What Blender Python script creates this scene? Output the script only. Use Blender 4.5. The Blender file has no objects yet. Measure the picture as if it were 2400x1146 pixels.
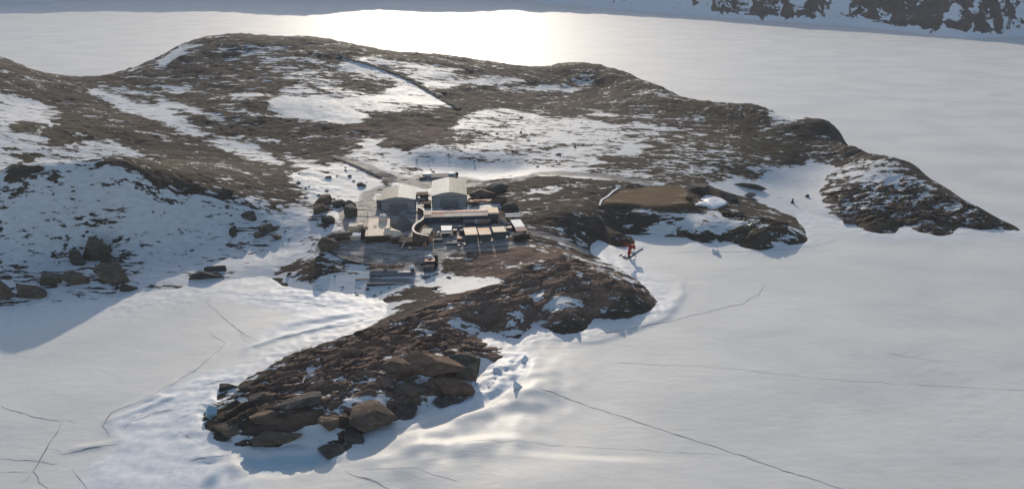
import bpy, bmesh, math, random
import numpy as np
from mathutils import Vector, Matrix

# ------------------------------------------------------------------ camera, sky, sun, exposure
S = bpy.context.scene
CAM_H, PITCH, FPX = 115.0, math.radians(23.0), 1714.0
cam_d = bpy.data.cameras.new("camera"); cam = bpy.data.objects.new("camera", cam_d)
S.collection.objects.link(cam)
cam.location = (0, 0, CAM_H); cam.rotation_euler = (math.radians(90) - PITCH, 0, 0)
cam_d.sensor_width = 36.0; cam_d.lens = FPX / 2400.0 * 36.0
cam_d.clip_start = 1.0; cam_d.clip_end = 30000.0
S.camera = cam

SUN_EL, SUN_AZ = math.radians(20.0), math.radians(-6.0)      # azimuth measured from +Y, negative = left
world = bpy.data.worlds.new("World"); S.world = world; world.use_nodes = True
wn = world.node_tree
sky = wn.nodes.new("ShaderNodeTexSky"); sky.sky_type = 'NISHITA'; sky.sun_disc = False
sky.sun_elevation = SUN_EL; sky.sun_rotation = SUN_AZ
sky.altitude = 100; sky.air_density = 1.0; sky.dust_density = 1.0; sky.ozone_density = 1.5
wn.links.new(sky.outputs[0], wn.nodes["Background"].inputs[0])
wn.nodes["Background"].inputs[1].default_value = 0.13
sd = bpy.data.lights.new("sun", 'SUN'); so = bpy.data.objects.new("sun", sd); S.collection.objects.link(so)
sd.energy = 2.9; sd.angle = math.radians(0.6); sd.color = (1.0, 0.875, 0.71)
to_sun = Vector((math.sin(SUN_AZ) * math.cos(SUN_EL), math.cos(SUN_AZ) * math.cos(SUN_EL), math.sin(SUN_EL)))
so.rotation_euler = to_sun.to_track_quat('Z', 'Y').to_euler(); so.location = (0, 300, 400)
S.view_settings.view_transform = 'Standard'; S.view_settings.look = 'None'
S.view_settings.exposure = 0.22; S.view_settings.gamma = 1.0

# ------------------------------------------------------------------ survey: sight lines to places on the ground
cp, sp = math.cos(PITCH), math.sin(PITCH)
def ray(px, py):
    u = (np.asarray(px, float) - 1200) / FPX; v = -(np.asarray(py, float) - 573) / FPX
    return u, cp + v * sp, -sp + v * cp
def at_z(px, py, z):
    dx, dy, dz = ray(px, py); t = (z - CAM_H) / dz
    return dx * t, dy * t

# ------------------------------------------------------------------ noise (numpy gradient noise)
def _h(ix, iy, seed):
    h = (ix.astype(np.int64) * 374761393 + iy.astype(np.int64) * 668265263 + seed * 1442695041) & 0xffffffff
    h = ((h ^ (h >> 13)) * 1274126177) & 0xffffffff
    return ((h ^ (h >> 16)) & 0xffff) / 65535.0 * 2 * np.pi
def gnoise(x, y, seed=0):
    ix, iy = np.floor(x), np.floor(y); fx, fy = x - ix, y - iy
    u, v = fx**3 * (fx * (fx * 6 - 15) + 10), fy**3 * (fy * (fy * 6 - 15) + 10)
    def g(a, b):
        t = _h(ix + a, iy + b, seed); return np.cos(t) * (fx - a) + np.sin(t) * (fy - b)
    n0 = g(0, 0) * (1 - u) + g(1, 0) * u; n1 = g(0, 1) * (1 - u) + g(1, 1) * u
    return (n0 * (1 - v) + n1 * v) * 1.5
def fbm(x, y, wl, octv=4, rough=0.5, seed=0, ridged=False):
    s = np.zeros_like(x); a = 1.0; tot = 0
    for i in range(octv):
        n = gnoise(x / wl + 17.3 * i, y / wl - 9.1 * i, seed + i * 7)
        if ridged: n = 1 - 2 * np.abs(n)
        s += a * n; tot += a; a *= rough; wl *= 0.5
    return s / tot
def worley(x, y, seed=0):
    ix, iy = np.floor(x), np.floor(y); f1 = np.full(x.shape, 9.0); f2 = f1.copy(); cid = np.zeros(x.shape); ox = np.zeros(x.shape); oy = np.zeros(x.shape)
    for a in (-1, 0, 1):
        for b in (-1, 0, 1):
            h1 = _h(ix + a, iy + b, seed) / 6.2832; h2 = _h(ix + a, iy + b, seed + 5) / 6.2832
            dx = ix + a + h1 - x; dy = iy + b + h2 - y; d = np.hypot(dx, dy); c = d < f1
            f2 = np.where(c, f1, np.minimum(f2, d)); f1 = np.where(c, d, f1)
            cid = np.where(c, _h(ix + a, iy + b, seed + 11) / 6.2832, cid); ox = np.where(c, dx, ox); oy = np.where(c, dy, oy)
    return f1, f2, cid, ox, oy
def sstep(a, b, x):
    t = np.clip((x - a) / (b - a), 0, 1); return t * t * (3 - 2 * t)

# ------------------------------------------------------------------ land relief: surveyed heights, thin-plate spline
RIDGE = [(-420,-70,62),(-200,40,52),(0,137,41),(60,160,35),(120,180,29),(175,191,24),(240,186,25),(330,157,31),(440,107,41),(550,86,46),
 (650,88,46),(740,93,44),(830,107,40),(900,123,36),(1030,131,33),(1180,153,27),(1290,158,25),(1340,151,26.5),
 (1390,155,26),(1480,176,23.5),(1560,209,20),(1650,239,18),(1780,250,18.5),(1830,270,17),(1920,283,16),(1960,300,14.5),
 (2000,345,11.5),(2060,368,11),(2140,386,10),(2200,430,7),(2280,480,4.2),(2350,522,1.8)]
INNER = [(-300,300,32),(-200,400,25),(-300,500,14),(-200,600,5),(0,300,31),(0,400,24.5),(0,440,25),(100,250,29),(100,400,23),(100,455,23.5),(200,400,23.2),(250,460,21.8),(400,440,20.8),(350,475,18.2),(460,480,14.5),(300,260,25),(300,340,21.5),
 (500,330,18.5),(420,380,18),(650,380,14),(600,450,14.2),(540,460,15.6),(0,545,9.5),(0,600,5),(0,680,1.5),(130,560,7.5),(150,640,2.5),(220,620,3),(250,540,9),
 (300,580,4.2),(330,640,2),(420,560,4.6),(400,630,1.8),(500,560,4.4),(520,620,1.8),(600,560,4.2),(600,620,1.8),(660,510,8.5),(680,580,3.4),
 (730,440,12.5),(730,520,8.5),(800,400,13.5),(800,480,9.5),(850,440,10.5),(900,480,8.6),(1000,440,9.5),(950,520,8),(850,560,7.5),(760,560,7),(800,610,5),
 (1000,500,8),(1100,500,8),(1180,520,8),(1000,560,7.2),(1120,560,7.4),(1230,560,7.2),(900,610,5.2),(1000,620,4.6),(700,640,2.5),(900,650,3),(1000,650,3.4),
 (1000,415,10.5),(1100,422,9.7),(940,372,13.6),(1000,356,15.4),(1100,358,14.9),(1200,364,13.9),(1290,372,12.9),(1100,402,10),(1000,396,10.9),(1200,404,10),(1100,340,16),(1000,320,18),(900,330,17),(850,290,21),(750,262,24),(640,245,26.5),(500,260,25.5),(400,220,27.5),
 (640,160,36.5),(560,140,39),(450,160,36),(800,170,34),(900,200,29),(1000,235,24.5),(1060,258,22),(1200,210,22.5),(1400,205,20.5),(1300,285,16.5),(1500,300,14.5),
 (1650,290,14.5),(1800,300,14.5),(1900,330,11.5),(1600,360,11.5),(1700,380,9.5),(1800,390,7),(1850,350,9.5),(1550,410,9.5),(1700,430,6),(1800,430,3),(1880,400,4),(1850,460,1.2),(1920,440,2),(1900,490,.7),
 (1980,370,8.3),(2030,430,6.2),(1960,430,4),(2100,440,5.7),(2000,480,3.2),(1960,490,2),(2120,490,3.6),(2200,500,2.5),(2290,515,3),(2050,515,3.2),(2180,520,3),
 (1150,440,9.6),(1200,425,11),(1300,420,11.5),(1300,470,9.8),(1450,440,9.5),(1450,485,7),(1600,445,8),(1600,488,6.4),(1700,495,5.8),(1380,520,7),(1500,515,5),(1650,535,4.4),(1760,510,4.4),
 (1800,548,4.8),(1850,535,4.2),(1450,540,4.4),(1560,528,4),
 (1150,590,6.8),(1250,600,6.7),(1300,560,6.3),(1350,620,5.9),(1450,650,4),(1050,640,4.2),(1100,680,5),(1200,670,5.8),(1200,730,5.2),(1320,690,5.7),(1320,735,4.2),(1430,700,5),(1480,700,4.4),(1000,715,3.8),(1080,735,4.6),(1180,760,2.6),(940,745,2.6),
 (1000,800,4.6),(1090,800,3.4),(900,810,4.4),(800,845,4.4),(950,860,5.2),(1050,870,4.8),(700,900,4.4),(850,920,5),(980,915,3),(600,950,3.4),(720,980,4.4),(560,1000,2.6),(800,990,3),(640,1020,2.2),(1110,850,2.8),(880,970,2.6),(770,1035,1.5)]
COAST = [(-300,760),(-150,765),(0,735),(150,718),(300,700),(430,680),(540,665),(620,655),(680,680),(760,690),(850,700),(890,742),(800,785),(690,822),(610,860),(560,893),(510,925),(480,965),(470,1000),(492,1034),
 (560,1052),(620,1052),(700,1048),(780,1068),(850,1025),(930,985),(1010,960),(1085,922),(1130,880),(1180,845),(1210,822),(1165,790),(1140,777),(1250,766),(1400,750),(1500,742),(1530,690),(1500,660),(1440,620),(1392,595),
 (1400,565),(1460,553),(1530,552),(1600,557),(1700,568),(1820,580),(1895,556),(1880,520),(1960,520),(2000,527),(2120,533),(2260,537),(2330,540),(2392,547)]
OUT = [(-300,840),(0,830),(200,790),(400,740),(550,715),(700,735),(760,760),(640,800),(540,850),(450,900),(410,960),(400,1060),(500,1110),(650,1110),(800,1120),(930,1050),(1050,1000),(1160,950),(1250,880),(1300,815),(1450,785),(1580,740),(1590,680),(1540,630),(1480,600),
 (1600,595),(1800,610),(1930,590),(2000,560),(2150,570),(2300,575),(2420,575),(100,1100),(1500,1100),(2100,800),(200,900),(2000,1100)]
pts = []
for p in RIDGE + INNER:
    x, y = at_z(*p); pts.append((x, y, p[2]))
for p in COAST: x, y = at_z(p[0], p[1], 0); pts.append((x, y, 0.0))
for p in OUT: x, y = at_z(p[0], p[1], 0); pts.append((x, y, -2.2))
for (px, py, z) in RIDGE:                                # the hidden back slopes fall to the ice
    x, y = at_z(px, py, z); r = math.hypot(x, y); ux, uy = x / r, y / r
    d = 6 + z * 1.3
    pts.append((x + ux * d, y + uy * d, z * 0.18 - .3)); pts.append((x + ux * (d * 1.5 + 10), y + uy * (d * 1.5 + 10), -4)); pts.append((x + ux * (d * 2 + 60), y + uy * (d * 2 + 60), -7))
pts += [(-520, 200, -6), (-460, 330, 50), (-470, 260, 18), (300, 300, -6), (320, 420, -7), (280, 260, -5), (200, 700, -8), (-200, 800, -8), (-500, 700, -6), (0, 60, -6), (-300, 100, -6), (250, 120, -6)]
P = np.array(pts); N = len(P)
def _phi(r2): return 0.5 * r2 * np.log(r2 + 1e-9)
def tps_fit(P):
    A = P[:, :2] / 100.0
    r2 = ((A[:, None] - A[None]) ** 2).sum(-1)
    K = _phi(r2) + np.eye(N) * 2e-4
    Q = np.c_[np.ones(N), A]
    M = np.block([[K, Q], [Q.T, np.zeros((3, 3))]])
    return np.linalg.solve(M, np.r_[P[:, 2], 0, 0, 0]), A
TW, TA = tps_fit(P)
def land_base(x, y):
    x = np.asarray(x, float) / 100; y = np.asarray(y, float) / 100
    shp = x.shape; x = x.ravel(); y = y.ravel(); out = TW[N] + TW[N + 1] * x + TW[N + 2] * y
    for i in range(N):
        out = out + TW[i] * _phi((x - TA[i, 0]) ** 2 + (y - TA[i, 1]) ** 2)
    return out.reshape(shp)

# graded grid of the land
def graded(a, b, fine, lo, hi, g):
    v = [lo]
    while v[-1] < hi: v.append(v[-1] + fine)
    s = fine; up = []
    t = v[-1]
    while t < b: s = min(s * g, 60 * fine + 4000); t += s; up.append(t)
    s = fine; dn = []; t = lo
    while t > a: s *= g; t -= s; dn.append(t)
    return np.array(dn[::-1] + v + up)
GX = graded(-560, 330, 0.5, -250, 215, 1.02)
GY = graded(140, 800, 0.45, 145, 262, 1.0045)
XX, YY = np.meshgrid(GX, GY)
# spline on a coarser grid, then bilinear, for speed
cx = np.arange(-565, 345, 3.0); cy = np.arange(130, 830, 3.0)
CX, CY = np.meshgrid(cx, cy); CZ = land_base(CX, CY)
def bil(Z, gx, gy, x, y):
    x = np.asarray(x, float); y = np.asarray(y, float)
    i = np.clip(np.searchsorted(gx, x) - 1, 0, len(gx) - 2); j = np.clip(np.searchsorted(gy, y) - 1, 0, len(gy) - 2)
    fx = np.clip((x - gx[i]) / (gx[i + 1] - gx[i]), 0, 1); fy = np.clip((y - gy[j]) / (gy[j + 1] - gy[j]), 0, 1)
    return (Z[j, i] * (1 - fx) + Z[j, i + 1] * fx) * (1 - fy) + (Z[j + 1, i] * (1 - fx) + Z[j + 1, i + 1] * fx) * fy
def smooth_base(x, y): return bil(CZ, cx, cy, x, y)
def hit(hfun, px, py):
    """where the sight line through a survey point meets the ground"""
    dx, dy, dz = (float(q) for q in ray(px, py))
    t = np.linspace(120, 900, 3200); x, y, z = dx * t, dy * t, CAM_H + dz * t
    gap = z - np.maximum(hfun(x, y), 0.0)
    k = np.argmax(gap < 0) if (gap < 0).any() else None
    if k is None or y[k] > 700:
        ok = y < 640; k = np.argmin(np.where(ok, gap, 1e9))
    elif k > 0:
        f = gap[k - 1] / (gap[k - 1] - gap[k]); return x[k-1] + f * (x[k] - x[k-1]), y[k-1] + f * (y[k] - y[k-1])
    return x[k], y[k]
def poly_world(pp, hf=smooth_base): return [hit(hf, *p) for p in pp]
def inside(poly, gx, gy):
    """mask of a world polygon on the tensor grid -> (slices, bool array)"""
    q = np.array(poly)
    i0, i1 = np.searchsorted(gx, q[:, 0].min()), np.searchsorted(gx, q[:, 0].max())
    j0, j1 = np.searchsorted(gy, q[:, 1].min()), np.searchsorted(gy, q[:, 1].max())
    X, Y = np.meshgrid(gx[i0:i1], gy[j0:j1]); m = np.zeros(X.shape, bool)
    for a, b in zip(q, np.roll(q, -1, 0)):
        if a[1] == b[1]: continue
        c = ((a[1] > Y) != (b[1] > Y)) & (X < (b[0] - a[0]) * (Y - a[1]) / (b[1] - a[1]) + a[0])
        m ^= c
    return (slice(j0, j1), slice(i0, i1)), m
def blur(A, n):
    for _ in range(n):
        B = A.copy(); B[:, 1:-1] = (A[:, :-2] + A[:, 1:-1] * 2 + A[:, 2:]) / 4
        A = B.copy(); A[1:-1] = (B[:-2] + B[1:-1] * 2 + B[2:]) / 4
    return A
def dist_line(poly, X, Y):
    d = np.full(X.shape, 1e9)
    for (ax, ay), (bx, by) in zip(poly[:-1], poly[1:]):
        vx, vy = bx - ax, by - ay; L = vx * vx + vy * vy + 1e-9
        t = np.clip(((X - ax) * vx + (Y - ay) * vy) / L, 0, 1)
        d = np.minimum(d, np.hypot(X - ax - t * vx, Y - ay - t * vy))
    return d

# ------------------------------------------------------------------ where snow lies (share of snow per area)
SNOW = [
 (.84,[(-300,150),(0,215),(60,232),(130,250),(137,290),(105,308),(120,338),(250,322),(275,345),(355,370),(340,398),(290,375),(222,382),(190,440),(330,436),(440,452),(520,444),(585,452),(645,486),(700,470),(745,452),(765,470),(738,500),(732,570),(740,600),(650,645),(560,672),(400,700),(0,760),(-300,800)]),
 (.87,[(-300,470),(0,470),(150,470),(350,470),(440,470),(560,480),(640,500),(700,490),(735,500),(732,570),(740,600),(650,645),(560,672),(400,700),(0,760),(-300,800)]),
 (.12,[(18,292),(60,284),(105,290),(90,306),(30,310)]),(.1,[(42,362),(100,358),(112,368),(60,382),(44,378)]),(.12,[(0,345),(30,342),(35,352),(0,358)]),
 (.15,[(0,398),(60,392),(92,400),(60,420),(0,430)]),(.15,[(100,300),(150,282),(260,300),(270,320),(200,330),(110,345)]),(.2,[(240,372),(330,364),(352,398),(300,402),(240,400)]),
 (.2,[(110,415),(160,408),(175,425),(120,440)]),(.2,[(30,430),(100,425),(90,450),(20,450)]),(.25,[(0,455),(40,458),(30,470),(0,475)]),
 (.30,[(440,452),(520,430),(585,420),(680,430),(720,440),(700,470),(640,480),(560,458)]),
 (.88,[(205,205),(300,232),(380,250),(470,300),(485,322),(420,308),(340,275),(262,250),(225,222)]),
 (.88,[(345,232),(400,238),(500,268),(560,292),(520,288),(430,262),(380,250)]),(.92,[(500,238),(550,250),(604,270),(560,262)]),
 (.80,[(480,330),(560,318),(620,350),(668,388),(600,378),(520,348)]),(.9,[(510,322),(545,325),(640,375),(560,345)]),
 (.86,[(215,200),(330,212),(360,220),(280,218)]),(.86,[(375,206),(430,200),(440,216),(400,218)]),(.86,[(530,222),(600,215),(620,232),(560,234)]),
 (.6,[(600,320),(640,318),(650,338),(610,340)]),(.75,[(660,360),(720,370),(760,395),(700,392)]),
 (.93,[(622,246),(660,226),(740,222),(800,230),(868,275),(835,290),(700,286),(655,268)]),
 (.5,[(500,122),(560,104),(640,106),(720,130),(790,160),(850,152),(930,182),(1000,228),(1062,250),(1000,256),(900,266),(830,236),(760,216),(640,176),(560,146)]),
 (.56,[(620,150),(700,145),(800,190),(840,225),(760,214),(660,180)]),
 (.30,[(570,180),(700,190),(760,220),(640,222),(560,210)]),
 (.78,[(700,195),(640,215),(700,222),(740,216)]),
 (.88,[(795,140),(850,135),(940,180),(1000,210),(1066,250),(960,245),(860,262),(800,232),(830,225),(900,225),(930,200),(880,175),(820,165)]),
 (.35,[(800,180),(880,182),(925,200),(905,222),(840,220),(800,205)]),
 (.9,[(420,110),(472,104),(430,128),(400,152),(365,160),(372,145)]),(.7,[(290,166),(330,160),(310,170)]),
 (.80,[(860,135),(960,150),(1080,160),(1160,178),(1240,190),(1180,196),(1070,204),(1010,210),(960,180)]),
 (.25,[(900,125),(1030,135),(1100,155),(1050,160),(940,145)]),(.25,[(1060,165),(1140,165),(1180,178),(1080,178)]),
 (.86,[(1160,203),(1290,198),(1375,212),(1310,216),(1200,212)]),(.86,[(1320,184),(1420,188),(1350,192)]),(.65,[(1510,216),(1570,224),(1550,228)]),
 (.79,[(1070,275),(1180,252),(1290,275),(1420,262),(1520,280),(1600,308),(1580,335),(1470,365),(1400,398),(1280,412),(1150,424),(1000,402),(950,372),(980,345),(1100,332),(1140,312),(1060,300)]),
 (.40,[(1330,265),(1440,275),(1560,262),(1620,280),(1560,290),(1420,288)]),
 (.55,[(1200,330),(1300,340),(1280,360),(1210,352)]),(.6,[(1450,300),(1520,305),(1500,330),(1450,322)]),
 (1.0,[(945,372),(1020,376),(1120,382),(1250,388),(1330,402),(1180,414),(1130,424),(1000,405)]),
 (.82,[(870,325),(905,318),(890,345),(950,350),(960,372),(1000,402),(1000,420),(940,425),(880,402),(800,372),(830,352)]),
 (.25,[(900,345),(945,330),(1000,345),(960,352)]),
 (.88,[(690,400),(790,382),(880,412),(905,432),(862,470),(760,474),(700,440)]),
 (.45,[(780,370),(850,380),(910,410),(870,412),(800,385)]),
 (.75,[(740,474),(862,470),(905,438),(1000,405),(1160,428),(1180,470),(1240,540),(1180,570),(1060,585),(1010,640),(870,660),(760,600),(735,560)]),
 (.35,[(970,468),(1010,455),(1010,490),(975,490)]),(.2,[(1100,460),(1180,440),(1230,480),(1240,540),(1190,545),(1160,480)]),
 (.93,[(640,650),(720,632),(790,628),(860,645),(1000,652),(1070,640),(1160,655),(1175,662),(1060,690),(960,708),(900,745),(800,790),(640,840),(600,800),(700,700)]),
 (.3,[(900,690),(960,672),(1035,676),(1010,700),(940,705)]),(.35,[(650,630),(720,600),(800,615),(825,625),(770,645),(720,660),(650,645)]),
 (.26,[(1060,450),(1180,418),(1400,418),(1550,440),(1680,455),(1750,490),(1880,530),(1895,560),(1800,578),(1700,562),(1600,550),(1550,535),(1500,560),(1400,548),(1250,515),(1180,470)]),
 (.85,[(1175,415),(1260,405),(1400,410),(1560,428),(1540,436),(1400,420),(1250,414)]),(.8,[(1235,445),(1290,432),(1312,445),(1300,455),(1250,452)]),
 (.7,[(1400,475),(1560,500),(1560,510),(1480,495)]),(.84,[(1560,505),(1640,498),(1680,480),(1690,505),(1740,530),(1700,548),(1620,545),(1580,530)]),
 (.9,[(1520,532),(1560,525),(1600,555),(1540,560)]),(.75,[(1840,548),(1880,538),(1890,555),(1860,562)]),(.7,[(1790,555),(1830,552),(1860,568),(1800,566)]),
 (.52,[(1240,520),(1300,525),(1390,580),(1390,600),(1320,580)]),(.55,[(1350,600),(1420,610),(1500,655),(1470,662),(1400,640)]),
 (.42,[(1540,300),(1640,310),(1740,340),(1850,390),(1750,440),(1640,430),(1500,425),(1380,405),(1400,385),(1500,360)]),
 (.62,[(1400,400),(1500,395),(1620,425),(1560,430)]),(.3,[(1400,368),(1500,360),(1560,372),(1500,392),(1420,392)]),
 (.86,[(1800,282),(1850,272),(1890,285),(1840,298),(1770,308)]),
 (1.0,[(1672,436),(1720,415),(1770,425),(1790,400),(1850,390),(1900,376),(1965,386),(1945,410),(1925,450),(1940,500),(1990,526),(1950,545),(1900,545),(1880,520),(1780,470),(1690,448)]),
 (.62,[(1960,390),(2060,372),(2120,392),(2190,440),(2130,462),(2020,440),(1940,452)]),(.38,[(1940,462),(2080,430),(2200,450),(2300,500),(2240,520),(2080,490),(1960,500)]),
 (.22,[(1990,500),(2090,490),(2200,512),(2260,535),(2100,530),(2010,520)]),
 (.9,[(1165,728),(1200,738),(1228,722),(1222,742),(1195,756),(1180,742)]),(.66,[(1280,715),(1330,700),(1370,690),(1350,720),(1300,728)]),
 (.95,[(1050,752),(1085,744),(1110,758),(1142,778),(1100,775),(1060,768)]),(.6,[(1240,690),(1290,685),(1300,700),(1250,702)]),(.65,[(1340,685),(1380,680),(1370,692)]),
 (.75,[(960,832),(1000,828),(1040,845),(1035,822),(1085,810),(1070,850),(1000,845)]),(.95,[(828,925),(880,915),(900,935),(862,955),(825,960)]),
 (.88,[(900,985),(960,950),(1000,930),(1045,945),(960,990),(870,1020)]),(.97,[(720,1000),(755,988),(765,1030),(740,1055),(640,1060)]),
 (.6,[(1130,790),(1190,800),(1180,830),(1150,820)]),(.95,[(1090,870),(1140,840),(1210,835),(1100,925)]),
 (.5,[(690,880),(760,865),(750,880)]),(.55,[(700,935),(780,915),(770,930)]),(.5,[(860,960),(920,950),(900,965)]),
]
SNOW += [(.84,[(150,402),(330,404),(440,455),(300,475),(130,452)]),(.76,[(0,640),(60,610),(180,560),(280,560),(310,640),(260,690),(100,715),(0,720)]),(.78,[(560,520),(640,490),(660,560),(600,600),(540,580)]),(.7,[(420,640),(540,620),(540,650),(430,665)]),(.74,[(480,450),(640,490),(600,520),(480,490)]),(.84,[(0,430),(120,430),(380,455),(440,460),(300,510),(150,505),(0,510)])]
SN = np.full(XX.shape, 0.27)
for p, pp in SNOW:
    sl, m = inside(poly_world(pp), GX, GY); a = SN[sl]; a[m] = p
SN = blur(SN, 4)
jx = fbm(XX * .4, YY, 9, 4, .6, 101) * 9; jy = fbm(XX * .4 + 50, YY, 9, 4, .6, 102) * 4.5
SNw = bil(SN, GX, GY, np.clip(XX + jx, GX[0], GX[-1]), np.clip(YY + jy, GY[0], GY[-1]))
SN = np.where(SN > .955, SN, np.where(SNw > .5, .5 + (SNw - .5) * (.48 + .45 * sstep(.80, .93, SNw)), .5 + (SNw - .5) * .90))
TRACK = np.zeros(XX.shape)
for wdt, pp in [(3.2,[(1000,438),(940,425),(880,400),(800,370)]),(3,[(905,440),(862,455),(850,480),(890,505),(920,520)]),(3,[(1090,432),(1180,428),(1260,408),(1400,412),(1520,428)]),(3,[(980,415),(1090,420),(1170,436)]),
                (4,[(880,412),(930,422),(1010,424)]),(4,[(760,580),(850,585),(960,580),(1060,582),(1180,575)]),(5,[(880,600),(1000,605)]),(2.2,[(1240,545),(1320,565),(1390,595)])]:
    w = poly_world(pp); TRACK = np.maximum(TRACK, 1 - sstep(wdt * .6, wdt * 1.3, dist_line(w, XX, YY) + 1.2 * fbm(XX, YY, 6, 2, .5, 91)))
for v, pp in [(.85,[(790,495),(870,460),(905,490),(1000,500),(1180,530),(1190,568),(1000,572),(760,575),(800,540)]),(.75,[(760,575),(1060,575),(1250,570),(1240,580),(1060,590),(1015,640),(900,640),(820,610),(770,600)]),(.9,[(880,655),(960,650),(985,662),(900,668)])]:
    sl, m = inside(poly_world(pp), GX, GY); a = TRACK[sl]; a[m] = np.maximum(a[m], v)
TRACK = blur(TRACK, 3)
PAD = np.zeros(XX.shape)
pad_poly = poly_world([(1405,482),(1420,460),(1450,440),(1520,434),(1590,434),(1610,450),(1622,470),(1625,490),(1560,491),(1480,484)])
sl, m = inside(pad_poly, GX, GY); PAD[sl][m] = 1; pad_z = float(smooth_base(*np.mean(pad_poly, 0))); PADS = blur(PAD, 6)
RED = np.zeros(XX.shape)
for v, pp in [(1,[(900,760),(1100,680),(1100,590),(1300,570),(1450,640),(1530,690),(1400,750),(1200,780),(1150,900),(900,960),(650,880)]),(.6,[(560,900),(800,800),(900,960),(760,1000),(600,1040)]),(.7,[(800,300),(1000,290),(1140,330),(960,340),(800,340)]),
              (-.8,[(0,270),(300,260),(270,330),(100,400),(0,400)]),(-.8,[(1400,310),(1900,290),(1850,400),(1600,430)]),(-.7,[(1560,500),(1900,500),(1900,590),(1600,560)]),(-.6,[(1450,180),(1900,270),(1700,300),(1500,260)])]:
    sl, m = inside(poly_world(pp), GX, GY); RED[sl][m] = v
RED = blur(RED, 25)

BASE = smooth_base(XX, YY)
rockiness = sstep(.75, .25, SN)
warp = fbm(XX, YY, 30, 3, .5, 5) * 9
u_ = XX * .95 + YY * .30; v_ = -XX * .30 + YY * .95
BLK = np.zeros(XX.shape)                       # where the rock is broken into slabs
for v, pp in [(.7,[(900,760),(1100,690),(1400,600),(1540,690),(1400,755),(1200,780)]),(1,[(460,1010),(560,880),(800,780),(960,740),(1180,790),(1230,830),(1080,930),(780,1080),(600,1070)]),(.8,[(1940,450),(2100,400),(2400,545),(2200,550),(1980,525)]),(.6,[(1540,520),(1700,490),(1900,550),(1800,590),(1560,560)]),(.5,[(0,560),(300,540),(300,680),(0,720)])]:
    sl, m = inside(poly_world(pp), GX, GY); BLK[sl][m] = v
BLK = blur(BLK, 8)
f1, f2, cid, ox, oy = worley((u_ + warp * .3 + fbm(XX, YY, 5, 2, .5, 3)) / 7.0, (v_ + fbm(XX, YY, 5, 2, .5, 4)) / 2.9, 31)
slab = (cid - .5) * 1.3 + (np.cos(cid * 40) * oy + np.sin(cid * 57) * ox) * 1.5 - .8 * sstep(.10, .0, f2 - f1)
g1_, g2_, cid2, _, _ = worley((u_ + fbm(XX, YY, 4, 2, .5, 13)) / 2.6, (v_ + fbm(XX, YY, 4, 2, .5, 14)) / 1.7, 37)
slab += (cid2 - .5) * .65 + (np.cos(cid2 * 43) * .5 * (u_ / 2.6 % 1 - .5)) * .3 - .3 * sstep(.16, 0, g2_ - g1_)
beds = fbm((u_ + warp) * .3, v_ + warp, 8, 5, .58, 21, True)
lump = fbm(XX, YY, 18, 5, .55, 33)
fine = fbm(XX * .7, YY, 3.0, 3, .65, 44)
landmask = sstep(-1.5, 1.2, BASE)
DET = beds * .34 + lump * .42 + fine * .40
amp = (0.14 + .62 * rockiness) * np.clip(.35 + BASE / 6, .35, 1.2) * (1 - .9 * np.clip(TRACK, 0, 1)) * (1 - PADS)
crest = fbm(XX, YY, 22, 6, .62, 77) * 1.7 * sstep(12, 22, BASE) * (.35 + .65 * rockiness)
crest += (fbm(XX, YY, 6, 3, .6, 78) + .5 * fbm(XX, YY, 11, 3, .6, 79, True)) * .9 * sstep(24, 5, dist_line([tuple(float(q) for q in at_z(*p)) for p in RIDGE[2:-4]], XX, YY)) * (.3 + .7 * rockiness)
H = BASE + (DET * amp * (1 - .55 * BLK) + crest + slab * BLK * (.12 + .88 * rockiness) * np.clip(.2 + BASE / 3, 0, 1) * .95) * landmask
SNOWY = sstep(.6, .9, SN) * sstep(-60, -90, XX) * (YY < 330)
H += SNOWY * landmask * (1.1 * fbm(XX, YY, 16, 5, .55, 120) + .5 * fbm(XX * .6 + YY * .3, YY, 5, 3, .5, 121)) * np.clip(BASE / 3, 0, 1)
H = H * (1 - PADS) + (pad_z + .1) * PADS
SNF = np.clip(SN - (.20 * (DET - .1) + .30 * BLK * slab) * (SN > .02) * (SN < .95) , 0, 1)
LEFTH = sstep(-40, -90, XX - (YY - 330) * .35)
def ground(x, y): return bil(H, GX, GY, x, y)
def G(px, py):
    x, y = hit(ground, px, py); return Vector((x, y, max(0.0, float(ground(x, y)))))

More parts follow.
